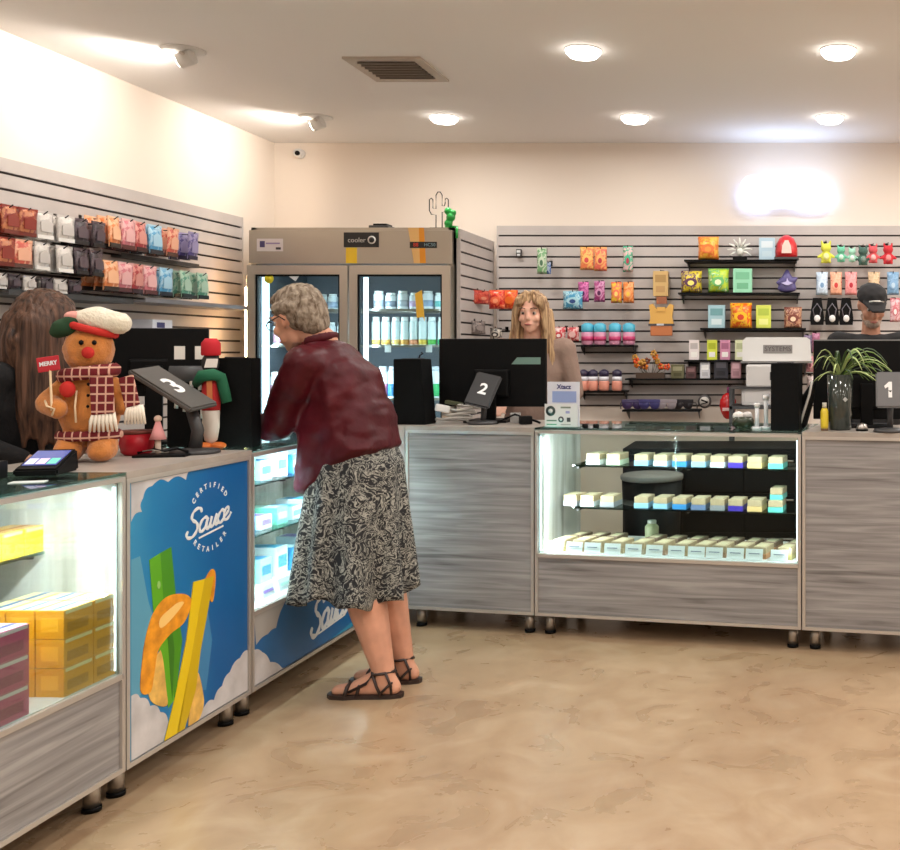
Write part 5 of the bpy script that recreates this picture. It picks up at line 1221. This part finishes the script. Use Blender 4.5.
for row, za0, zb0, nm in ((rowA,1.87,2.03,'upper'),(rowB,1.665,1.82,'lower')):
    for i, (Y, cols, cn) in enumerate(row):
        za, zb = (za0, zb0) if i > 5 else ((1.848,1.976) if nm == 'upper' else (1.702,1.830))
        sl = .0 if i < 6 else (-.01 if nm == 'upper' else -.03)
        for k in range(3):
            wallbag('%s pouch, %s from the left on the %s left-wall row, %s' % (cn, ORD[i], nm, dd[k]), Y+random.uniform(-.012,.012)-.02*k*0, za+sl, zb+sl, cols, .07+.055*k, name='hanging_pouch')
        hook(0,0,.20,'the %s pouches %s from the left, %s left-wall row' % (cn, ORD[i], nm), rotz=pi/2, loc=(WF, Y, zb+sl-.012))
for i, (Y, cols, cn) in enumerate(rowC):
    for k in range(2):
        wallbag('small %s pouch, %s from the left in the bottom left-wall row, %s' % (cn, ORD[i], dd[k*2]), Y, 1.602, 1.672, cols, .07+.08*k, w_=.085)
    hook(0,0,.18,'the small %s pouches %s from the left, bottom row' % (cn, ORD[i]), rotz=pi/2, loc=(WF, Y, 1.662))
# ledges under rows: dark metal rails
for (ya, yb, z, lab) in ((4.4,5.25,1.585,'dark shelf rail under the short bottom row of the left wall'),(5.35,6.45,1.60,'grey shelf under the lower pouch row at the right of the left wall'),(5.4,6.12,1.845,'thin dark rail between the two pouch rows of the left wall')):
    t = thing('wall_rail', lab, 'shelf', (WF,(ya+yb)/2,z), pi/2)
    d_ = .22 if z < 1.7 else .06
    m = DARKG if z != 1.60 else C((120,118,122),.4)
    MB(m).bx(-(yb-ya)/2,(yb-ya)/2,-d_,0,-.012,0,m).build('board', t); MB(m).bx(-(yb-ya)/2,(yb-ya)/2,-d_-.004,-d_,-.012,.012,m).build('lip', t)
# a pale box on the lower wall between plush and monitor, and pale items at far left
t = thing('wall_shelf', 'low pale shelf on the left wall just above the left monitor', 'shelf', (WF,5.55,1.44), pi/2); MB(WHITE).bx(-.4,.4,-.2,0,-.012,0,C((190,188,190),.4)).build('shelf_board', t)
t = thing('small_carton', 'small white and navy carton on the low pale shelf of the left wall', 'carton', (WF+.1,5.6,1.44), pi/2); MB(WHITE).bx(-.09,.09,-.06,.06,0,.06,C((214,216,224),.4)).build('carton', t); MB(C((60,60,110))).bx(-.05,.02,-.061,-.06,.015,.045,C((60,60,110))).build('print', t)
for i in range(4):
    o = MB(WHITE).lathe([(.03,0),(.036,.02),(.036,.09),(.02,.11)],(0,0,0),C([(226,232,230),(190,220,220),(220,220,214),(170,200,204)][i],.3),16).build('pale_jar'); o.location = (WF+.12, 4.42+.13*i, 1.25 if i % 2 else 1.25); tag(o, 'pale jar on the low shelf at the left edge, %s from the left' % ORD[i], 'jar', 'pale jars at the left edge')
t = thing('wall_shelf', 'low dark shelf on the left wall at the left edge carrying pale jars', 'shelf', (WF,4.7,1.25), pi/2); MB(DARKG).bx(-.4,.4,-.2,0,-.012,0,DARKG).build('shelf_board', t)

# ---------------------------------------------------------------- people
def skin(name, c):
    m = mat(name, c, .55, spec=.35, var=.06, vscale=12); nodes(m)[2].inputs['Subsurface Weight'].default_value = .08; nodes(m)[2].inputs['Subsurface Radius'].default_value = (.02,.008,.004); return m
def frame(fwd, up=V((0,0,1))):
    f = V(fwd).normalized(); r = f.cross(up).normalized(); u = r.cross(f).normalized()
    return M((r, f, u)).transposed()          # columns right, forward, up
def hand(bb, wr, d, n, side, curl=.5, s=1):
    """wr wrist, d pointing direction, n palm normal (palm faces along n)"""
    d = V(d).normalized(); n = V(n); n = (n-d*n.dot(d)).normalized(); a = d.cross(n)*side      # a towards the thumb
    palm = wr+d*.085*s
    bb.hull([(wr,.022*s),(palm+a*.026*s,.013*s),(palm-a*.028*s,.012*s),(wr+d*.03*s+a*.02*s,.015*s)])
    for k, (o, l, r) in enumerate(((.030,.072,.0085),(.010,.080,.009),(-.011,.074,.0085),(-.031,.058,.0075))):
        p = wr+d*(.082-.004*abs(k-1))*s+a*o*s; q = d.copy(); seg = (.45,.32,.26); ang = curl*.55
        prev = p
        for j, sg in enumerate(seg):
            an = ang*(j+1); q = (d*cos(an)+n*sin(an)).normalized(); nx_ = prev+q*l*sg*s
            bb.hull([(prev,r*s*(1-.08*j)),(nx_,r*s*(.92-.08*j))],1); prev = nx_
    p = wr+d*.025*s+a*.026*s; q = (d*.75+a*.55+n*.25).normalized(); p2 = p+q*.036*s; q2 = (d*.9+a*.15+n*.3).normalized()
    bb.hull([(p,.013*s),(p2,.0105*s)],1).hull([(p2,.0105*s),(p2+q2*.03*s,.008*s)],1)
def head(bb, c, Fm, s=1):
    """c centre of the skull; Fm frame matrix (right, forward, up)"""
    T_ = lambda x, y, z: c+Fm@V((x*s,y*s,z*s))
    bb.hull([(T_(0,-.012,.03),(.074*s,.09*s,.085*s),Fm),(T_(0,.03,.0),(.062*s,.05*s,.07*s),Fm)])
    bb.hull([(T_(0,.035,-.01),(.058*s,.05*s,.06*s),Fm),(T_(0,.065,-.088),(.022*s,.02*s,.018*s),Fm),(T_(.03,.01,-.07),.02*s),(T_(-.03,.01,-.07),.02*s)])
    bb.hull([(T_(0,.088,.015),.008*s),(T_(0,.104,-.020),.009*s),(T_(.011,.095,-.026),.008*s),(T_(-.011,.095,-.026),.008*s)],1)
    bb.hull([(T_(-.035,.077,.03),.012*s),(T_(.035,.077,.03),.012*s)],1)
    bb.hull([(T_(.014,.088,-.052),.008*s),(T_(-.014,.088,-.052),.008*s)],1).hull([(T_(.01,.085,-.063),.008*s),(T_(-.01,.085,-.063),.008*s)],1)
    for s_ in (-1,1):
        bb.hull([(T_(s_*.040,.060,-.022),.025*s)],1).hull([(T_(s_*.034,.045,-.055),.024*s)],1)
        bb.hull([(T_(s_*.076,-.005,.012),(.007*s,.014*s,.018*s),Fm),(T_(s_*.074,.0,-.022),(.006*s,.008*s,.01*s),Fm)],1)
def face(root, off, c, Fm, s=1, brow=(110,90,70), lip=(180,100,95), iris=(60,50,40)):
    T_ = lambda x, y, z: c+Fm@V((x*s,y*s,z*s))-off
    for s_ in (-1,1):
        b = MB(C((236,232,226),.2)); e = T_(s_*.031,.0715,.009); b.sph(e,.0112*s,C((176,166,158),.3),sub=2); b.sph(e+Fm@V((0,.0072*s,0)),.0070*s,C(iris,.15),sub=2); b.build('eye', root)
        MB(C(brow,.8)).tube([T_(s_*.015,.0925,.034),T_(s_*.032,.0905,.04),T_(s_*.05,.078,.034)],.0035*s,C(brow,.8),6).build('eyebrow', root)
    MB(C(lip,.45)).tube([T_(-.022,.088,-.057),T_(-.008,.097,-.054),T_(.008,.097,-.054),T_(.022,.088,-.057)],[.002*s,.005*s,.005*s,.002*s],C(lip,.45),8).build('lips', root)
def limb(bb, a, b_, r0, r1, bulge=None):
    if bulge: mid = V(a).lerp(V(b_), bulge[0]); bb.hull([(a,r0),(mid,bulge[1])]).hull([(mid,bulge[1]),(b_,r1)])
    else: bb.hull([(a,r0),(b_,r1)])
def feet(bb, ank, toe_dir, s=1):
    d = V(toe_dir).normalized(); sd = d.cross(V((0,0,1)))
    heel = ank-d*.035*s; heel.z = .036; ball = ank+d*.12*s; ball.z = .03; toe = ank+d*.185*s; toe.z = .024
    bb.hull([(ank,.034*s),(heel,.03*s),(ball,(.036*s,.036*s,.024*s))]).hull([(ball+sd*.012,.024*s),(ball-sd*.012,.024*s),(toe+sd*.01,.018*s),(toe-sd*.012,.015*s)])
    return heel, ball, toe

# ---- customer
SK = skin('skin_fair', (206,150,124))
off = V((-1.62,3.90,0))
cust = thing('person', 'person in burgundy leather jacket and black white patterned skirt leaning on the left counter', 'person', off)
Hc = V((-1.892,3.93,1.445)); HF = frame((-.90,.36,-.30), V((-.15,0,1)))
bb = Blob(off)
head(bb, Hc, HF, 1.08)
Nk = V((-1.80,3.93,1.36))
bb.hull([(Nk,.062),(V((-1.865,3.93,1.42)),.055)])
ch = V((-1.735,3.94,1.19)); pv = V((-1.66,3.93,.86)); ab = V((-1.70,3.93,1.0))
yx = M.Identity(3)
bb.hull([(ch,(.09,.14,.10)),(ab,(.11,.14,.09))]).hull([(ab,(.11,.14,.09)),(pv,(.10,.13,.09))]).hull([(V((-1.785,3.93,1.285)),(.055,.11,.05)),(ch,(.09,.14,.09))])
shL, shR = V((-1.795,3.765,1.275)), V((-1.83,4.07,1.255)); elL, elR = V((-1.925,3.825,1.04)), V((-1.93,4.13,1.05)); wrL, wrR = V((-2.14,3.93,1.018)), V((-2.14,4.02,1.02))
for sh, el, wr in ((shL,elL,wrL),(shR,elR,wrR)):
    bb.hull([(V((-1.785,3.93,1.26)),.06),(sh,.052)]); limb(bb, sh, el, .054, .042); limb(bb, el, wr, .043, .026, (.3,.042))
hand(bb, wrL, (-.8,.55,-.05), (0,0,-1), 1, .25); hand(bb, wrR, (-.8,-.4,-.05), (0,0,-1), -1, .25)
hipL, hipR = V((-1.66,3.86,.80)), V((-1.655,4.0,.80)); knL, knR = V((-1.625,3.86,.47)), V((-1.60,4.0,.47)); anL, anR = V((-1.515,3.83,.085)), V((-1.505,4.0,.085))
for h_, k_, a_ in ((hipL,knL,anL),(hipR,knR,anR)):
    limb(bb, h_, k_, .078, .070); limb(bb, k_, a_, .068, .040, (.32,.074))
fL = feet(bb, anL, (-1,.02,0)); fR = feet(bb, anR, (-1,.05,0))
bb.build('body', SK, cust, .0075, 4)
face(cust, off, Hc, HF, 1.08, (150,130,115))
# short grey hair
HR = hairmat('grey_hair', (86,68,52), (158,144,128), .8, (60,60,34))
T_ = lambda x, y, z: Hc+HF@V((x,y,z))*1.08
bb = Blob(off)
bb.hull([(T_(0,-.025,.045),(.089,.100,.088),HF),(T_(0,-.05,-.01),(.078,.07,.06),HF)]).hull([(T_(0,-.07,-.035),(.062,.045,.05),HF),(T_(0,-.03,.06),(.08,.09,.07),HF)]).hull([(T_(0,.045,.092),(.058,.042,.03),HF),(T_(0,-.02,.09),(.07,.08,.045),HF)])
for s_ in (-1,1): bb.hull([(T_(s_*.072,.012,.05),.022),(T_(s_*.072,-.03,.04),.03)],1).hull([(T_(s_*.071,.022,.03),.012),(T_(s_*.072,.018,.052),.02)],1)
bb.build('hair', HR, cust, .006, 3, warp=lambda p: .005*noise.noise(V((p.x*50,p.y*50,p.z*22)))+.003*noise.noise(p*110))
# glasses
b = MB(WIRE); 
for s_ in (-1,1):
    e = T_(s_*.031,.1,.008)-off; b.tube([e+HF@V((.022*cos(a_),0,.018*sin(a_))) for a_ in [k*2*pi/14 for k in range(15)]],.0018,WIRE,6); b.tube([T_(s_*.053,.1,.012)-off,T_(s_*.079,.06,.014)-off,T_(s_*.081,.0,.016)-off,T_(s_*.08,-.02,-.004)-off],.0022,WIRE,6)
b.tube([T_(-.009,.102,.01)-off,T_(.009,.102,.01)-off],.0018,WIRE,6); b.build('glasses', cust)
# jacket
JK = mat('burgundy_leather', (70,13,22), .42, spec=.22, bump=.5, bscale=14, var=.15, vscale=9); 
bb = Blob(off)
bb.hull([(V((-1.765,3.93,1.285)),(.095,.155,.085)),(V((-1.71,3.94,1.20)),(.135,.19,.11))])
bb.hull([(V((-1.71,3.94,1.20)),(.135,.19,.11)),(V((-1.67,3.93,1.0)),(.155,.19,.08))])
bb.hull([(V((-1.67,3.93,1.0)),(.155,.19,.08)),(V((-1.60,3.92,.955)),(.10,.20,.03)),(V((-1.80,3.90,.80)),(.065,.15,.03))])
bb.hull([(V((-1.74,3.92,1.10)),(.13,.15,.10)),(V((-1.795,3.91,.81)),(.082,.15,.03))])
bb.hull([(V((-1.625,3.93,1.08)),(.10,.17,.08)),(V((-1.62,3.93,.955)),(.118,.19,.02))])
bb.hull([(V((-1.815,3.93,1.35)),(.066,.078,.03)),(V((-1.785,3.93,1.31)),(.095,.13,.04))])
for sh, el, wr in ((shL,elL,wrL),(shR,elR,wrR)):
    bb.hull([(V((-1.76,3.93,1.26)),(.10,.12,.09)),(sh,(.075,.07,.07))]); bb.hull([(sh,.074),(el,.062)]); bb.hull([(el,.062),(wr.lerp(el,.15),.04)])
def wr_(p):
    return .009*noise.noise(V((p.x*9+p.z*7,p.y*5,p.z*16-p.x*10)))+.004*noise.noise(V((p.x*24,p.y*12,p.z*34)))
bb.build('leather_jacket', JK, cust, .009, 3, warp=wr_)
b = MB(JK); 0 and b.tube([V(q)-off for q in ((-1.555,3.80,1.20),(-1.60,3.755,1.27),(-1.66,3.735,1.335))],.004,JK,6); b.bm.free()
# collar
bb = Blob(off); ring = [V((-1.815+.066*cos(a_),3.93+.078*sin(a_),1.365+.02*cos(a_))) for a_ in [k*2*pi/14 for k in range(15)] if True]
for k, (p_, q_) in enumerate(zip(ring, ring[1:])):
    if 4 <= k <= 9: continue
    bb.hull([(p_,(.008,.008,.02)),(q_,(.008,.008,.02))],1)
bb.build('jacket_collar', JK, cust, .006, 2)
# skirt
SKT = mat('leaf_print_skirt', (120,120,115), .8); N, L, b = nodes(SKT)
tc = N.new('ShaderNodeTexCoord'); n0 = N.new('ShaderNodeTexNoise'); n0.inputs['Scale'].default_value = 9; L.new(tc.outputs['Object'], n0.inputs['Vector'])
mx0 = N.new('ShaderNodeMix'); mx0.data_type = 'VECTOR'; mx0.inputs[0].default_value = .16; L.new(tc.outputs['Object'], mx0.inputs[4]); L.new(n0.outputs['Color'], mx0.inputs[5])
n1 = N.new('ShaderNodeTexNoise'); n1.inputs['Scale'].default_value = 32; n1.inputs['Detail'].default_value = 2.5; n1.inputs['Distortion'].default_value = 3.0; L.new(mx0.outputs[1], n1.inputs['Vector'])
r_ = ramp(N, [(.0,(14,16,22)),(.47,(24,25,30)),(.52,(130,130,124)),(.575,(176,174,164)),(.61,(34,36,38)),(.70,(24,26,30)),(.73,(150,148,140))]); L.new(n1.outputs[0], r_.inputs[0])
n2 = N.new('ShaderNodeTexNoise'); n2.inputs['Scale'].default_value = 7.5; n2.inputs['Detail'].default_value = 1; L.new(tc.outputs['Object'], n2.inputs['Vector'])
r2_ = ramp(N, [(.90,(0,0,0)),(.93,(255,255,255))]); L.new(n2.outputs[0], r2_.inputs[0])
mx1 = N.new('ShaderNodeMix'); mx1.data_type = 'RGBA'; mx1.inputs[7].default_value = lin((170,50,70)); L.new(r2_.outputs[0], mx1.inputs[0]); L.new(r_.outputs[0], mx1.inputs[6])
L.new(mx1.outputs[2], b.inputs['Base Color'])
bm = bmesh.new(); rows = []; nseg = 120; nr = 26
for j in range(nr+1):
    v = j/nr; z = .985*(1-v)+.375*v
    cx = -1.655*(1-v)-1.675*v; cy = 3.925
    rx = .155+.058*v**.8; ry = .185+.06*v**.9
    if v < .16: rx *= .80+.2*v/.16; ry *= .84+.16*v/.16
    row = []
    for i in range(nseg):
        a_ = 2*pi*i/nseg; fold = (sin(a_*10+1.2*sin(a_*3))+.5*sin(a_*6+2))*.026*v**1.1*(1+.3*sin(a_*2+v*2))
        rr_ = 1+fold/.2
        zz = z + (.02*sin(a_*3+.5)+.012*sin(a_*10))*v
        x = cx+rx*rr_*cos(a_); y = cy+ry*rr_*sin(a_)
        row.append(bm.verts.new((max(x,-1.884)-off.x, y-off.y, zz)))
    rows.append(row)
for r0, r1 in zip(rows, rows[1:]):
    for i in range(nseg): bm.faces.new((r0[i], r1[i], r1[(i+1)%nseg], r0[(i+1)%nseg]))
bmesh.ops.recalc_face_normals(bm, faces=bm.faces)
b = MB(SKT); b._merge(bm, SKT, None, True); o = b.build('skirt', cust); sm = o.modifiers.new('s','SOLIDIFY'); sm.thickness = .004
# sandals
SD = mat('dark_brown_leather', (48,32,28), .5)
for (heel, ball, toe), an in ((fL,anL),(fR,anR)):
    b = MB(SD); bm = bmesh.new()
    hx, bx_, tx = heel-off, ball-off, toe-off
    ol = [(hx.x+.034,-.018),(hx.x+.038,0),(hx.x+.034,.018),(hx.x,.032),(bx_.x+.02,.036),(bx_.x-.02,.044),(tx.x-.01,.036),(tx.x-.03,.012),(tx.x-.03,-.012),(tx.x-.01,-.036),(bx_.x-.02,-.044),(bx_.x+.02,-.036),(hx.x,-.032)]
    yy = hx.y; f = bm.faces.new([bm.verts.new((x,yy+y,0.0)) for x, y in ol]); g = bmesh.ops.extrude_face_region(bm, geom=[f]); bmesh.ops.translate(bm, vec=(0,0,.016), verts=[v for v in g['geom'] if isinstance(v, bmesh.types.BMVert)]); bmesh.ops.recalc_face_normals(bm, faces=bm.faces)
    b._merge(bm, SD)
    def strap(pts, r=.005): b.tube([V((p[0],yy+p[1],p[2])) for p in pts], r, SD, 8)
    ax = an.x-off.x
    strap([(bx_.x-.015,-.046,.014),(bx_.x-.01,-.03,.045),(bx_.x-.005,0,.058),(bx_.x-.01,.03,.045),(bx_.x-.015,.046,.014)],.0075)
    strap([(bx_.x+.03,-.042,.014),(bx_.x+.035,-.028,.05),(bx_.x+.04,0,.066),(bx_.x+.035,.028,.05),(bx_.x+.03,.042,.014)],.006)
    strap([(bx_.x+.0,-.04,.03),(ax-.055,-.04,.062),(ax-.03,-.038,.095),(ax+.01,-.04,.10),(ax+.04,0,.098),(ax+.01,.04,.10),(ax-.03,.036,.10),(ax-.045,0,.105),(ax-.03,-.038,.095)],.006)
    strap([(ax-.03,-.038,.095),(ax-.015,-.038,.05),(ax+.0,-.036,.014)],.006); strap([(ax+.02,-.038,.1),(ax+.036,-.03,.05),(ax+.036,-.025,.014)],.005); strap([(ax-.01,-.036,.014),(ax+.025,-.037,.05),(ax+.036,-.028,.06),(ax+.042,0,.06),(ax+.03,.03,.06)],.005)
    b.build('sandal', cust)

# ---- generic standing worker
def worker(label, base, fwd, ht, skin_m, top_m, trouser_m, lean=0, arms='forward', head_tilt=0, s=1.0, turn=0):
    off = V((base[0], base[1], 0)); k = ht/1.70; Fm = frame(fwd); W = lambda x, y, z: off+Fm@V((x*k,y*k,z*k))
    root = thing('person', label, 'person', off)
    ln = lambda z: lean*(max(0,z-.95))      # forward shift with height
    P_ = lambda x, y, z: W(x, y+ln(z), z)
    ff = (Fm@V((sin(turn),cos(turn),0))); HFm = frame(ff+V((0,0,head_tilt)))
    hc = P_(0,.03,1.57)
    bb = Blob(off); head(bb, hc, HFm, k)
    bb.hull([(P_(0,-.01,1.40),.055*k),(P_(0,.01,1.5),.05*k)])
    tor = [(P_(0,0,1.36),(.15,.075,.05)),(P_(0,0,1.24),(.165,.105,.09)),(P_(0,0,1.05),(.13,.095,.08)),(P_(0,0,.92),(.155,.11,.09))]
    tor = [(p,(r[0]*k,r[1]*k,r[2]*k),Fm) for p, r in tor]
    for a, b_ in zip(tor, tor[1:]): bb.hull([a,b_])
    arm = []
    for s_ in (-1,1):
        sh, el, wr = P_(s_*.18,0,1.37), P_(s_*.24,.0,1.12), P_(s_*.15,.17,1.05)
        arm.append((sh,el,wr)); bb.hull([(P_(s_*.08,0,1.36),.06*k),(sh,.055*k)]); limb(bb, sh, el, .05*k, .038*k); limb(bb, el, wr, .038*k, .025*k)
        hand(bb, wr, Fm@V((-s_*.1,1,-.1)), V((0,0,-1)), -s_, .5, k)
    lg = []
    for s_ in (-1,1):
        h_, kn, an = W(s_*.09,0,.87), W(s_*.095,.015,.48), W(s_*.1,-.02,.085); an.z = .085
        lg.append((h_,kn,an)); limb(bb, h_, kn, .09*k, .058*k); limb(bb, kn, an, .056*k, .036*k, (.3,.058*k)); feet(bb, an, Fm@V((0,1,0)))
    bb.build('body', skin_m, root, .008, 3)
    bb = Blob(off); gr = lambda it, g: (it[0], tuple(v+g for v in it[1]), it[2])
    tt = tor[:3]+[(P_(0,0,.93),(.155*k,.11*k,.06*k),Fm)]
    for a, b_ in zip(tt, tt[1:]): bb.hull([gr(a,.017),gr(b_,.017)])
    for sh, el, wr in arm: bb.hull([(P_(0,0,1.345),.06*k),(sh,.068*k)]); bb.hull([(sh,.067*k),(el,.055*k)]); bb.hull([(el,.055*k),(wr.lerp(el,.12),.038*k)])
    bb.build('top', top_m, root, .009, 3, warp=lambda p: .005*noise.noise(p*13))
    bb = Blob(off); bb.hull([gr(tor[3],.008),(W(0,0,.84),(.16*k,.11*k,.05*k),Fm)])
    for h_, kn, an in lg: bb.hull([(h_,.1*k),(kn,.07*k)]); bb.hull([(kn,.07*k),(an+V((0,0,.02)),.055*k)])
    bb.build('trousers', trouser_m, root, .01, 3)
    for h_, kn, an in lg:
        b2 = Blob(off); d = Fm@V((0,1,0)); q = an.copy(); q.z = .045
        b2.hull([(q-d*.04,(.042,.042,.045)),(q+d*.06,(.042,.042,.04)),(V((q.x,q.y,.032))+d*.16,(.036,.036,.03))]); b2.build('shoe', BLACK, root, .007, 2)
    return root, off, hc, HFm, k, P_
JN = mat('dark_denim',(40,42,52),.85)
# blonde worker
TOPB = mat('taupe_knit', (140,116,104), .9, bump=.3, bscale=60)
rt, off, hc, HFm, k, P_ = worker('person with long blonde hair in a taupe top standing behind the middle monitor', (-1.40,5.66), (.10,-1,0), 1.66, skin('skin_light',(222,172,150)), TOPB, JN, turn=R(6), head_tilt=-.08)
face(rt, off, hc, HFm, k, (92,68,52), (168,92,88))
T_ = lambda x, y, z: hc+HFm@V((x,y,z))*k
BH = hairmat('blonde_hair', (112,80,56), (204,170,130), .6); BH2 = mat('brown_roots', (120,92,68), .7, var=.2, vscale=20)
bb = Blob(off); bb.hull([(T_(0,-.03,.05),(.088,.095,.085),HFm),(T_(0,-.05,-.02),(.085,.06,.06),HFm)])
for s_ in (-1,1):
    bb.hull([(T_(s_*.03,.0,.118),.02),(T_(s_*.07,.03,.07),.022),(T_(s_*.03,.06,.10),.014),(T_(s_*.045,.078,.065),.012)])
    bb.chain([T_(s_*.02,.035,.122),T_(s_*.06,.048,.08),T_(s_*.083,.03,0),T_(s_*.092,.02,-.10),T_(s_*.105,.03,-.22),T_(s_*.11,.05,-.36)],[.018,.026,.026,.028,.032,.02])
    bb.chain([T_(s_*.07,-.03,0),T_(s_*.085,-.03,-.12),T_(s_*.09,-.03,-.28)],[.045,.045,.03])
bb.build('hair', BH, rt, .006, 2, warp=lambda p: .008*noise.noise(V((p.x*90,p.y*90,p.z*7))))
# capped worker
rt, off, hc, HFm, k, P_ = worker('person in black cap and black shirt behind the right monitor looking down', (.50,5.50), (.05,-1,0), 1.70, skin('skin_tan',(176,128,106)), mat('black_cotton',(22,21,23),.9), JN, turn=R(-5), head_tilt=-.45)
face(rt, off, hc, HFm, k, (60,45,38), (150,90,84))
T_ = lambda x, y, z: hc+HFm@V((x,y,z))*k
CPM = mat('black_cap',(26,24,26),.85)
bb = Blob(off); bb.hull([(T_(0,-.012,.065),(.083,.098,.062),HFm),(T_(0,-.01,.04),(.084,.1,.02),HFm)]).hull([(T_(.035,.09,.045),.008),(T_(-.035,.09,.045),.008),(T_(.03,.155,.03),.007),(T_(-.03,.155,.03),.007),(T_(.06,.06,.045),.008),(T_(-.06,.06,.045),.008)]); bb.build('cap', CPM, rt, .006, 2)
b = MB(C((190,186,180))); b.tube([T_(-.04,.094,.062)-off,T_(-.015,.103,.07)-off,T_(.015,.103,.07)-off,T_(.04,.094,.062)-off],.005,C((190,186,180)),6); b.build('cap_patch', rt)
bb = Blob(off); bb.hull([(T_(0,.062,-.075),(.045,.035,.03),HFm),(T_(.045,.02,-.05),.018),(T_(-.045,.02,-.05),.018)]); bb.build('grey_beard', mat('grey_beard',(150,132,120),.9,bump=.6,bscale=120,var=.2,vscale=40), rt, .006, 2)
# brown haired worker at the left
rt, off, hc, HFm, k, P_ = worker('person with long brown hair in black clothes bending over behind the gingerbread plush', (-2.76,3.62), (.95,-.1,0), 1.53, skin('skin_mid',(196,150,126)), mat('black_knit',(20,19,21),.95,bump=.3,bscale=80), JN, lean=.14, turn=R(-60), head_tilt=-.5)
face(rt, off, hc, HFm, k, (70,50,40), (160,96,90))
T_ = lambda x, y, z: hc+HFm@V((x,y,z))*k
BRH = hairmat('brown_hair', (36,24,20), (104,74,58), .5)
bb = Blob(off); bb.hull([(T_(0,-.02,.05),(.092,.102,.09),HFm),(T_(0,-.06,-.03),(.092,.065,.07),HFm)])
dn = lambda a, x, y, z: V((a.x+x,a.y+y,a.z+z))
for s_ in (-1,1):
    for q_ in range(6):
        a_ = (q_/5)
        st = T_(s_*(.045+.03*sin(a_*pi)), .06-.13*a_, .075-.03*abs(a_-.4)); mid = T_(s_*(.082+.012*sin(a_*pi)), .045-.12*a_, -.02)
        bb.chain([st, mid, dn(mid,.012-.02*a_,-.008*s_,-.15), dn(mid,.02-.03*a_,-.012*s_,-.30), dn(mid,.02-.03*a_,-.01*s_,-.40-.04*((q_*3)%2))], [.030,.030,.027,.024,.008])
bb.hull([(T_(0,-.09,-.02),.045),(T_(.05,-.07,-.1),.04),(T_(-.05,-.07,-.1),.04),(dn(T_(0,-.08,0),-.02,0,-.3),.045)])
bb.build('hair', BRH, rt, .006, 2, warp=lambda p: .006*noise.noise(V((p.x*80,p.y*80,p.z*5))))
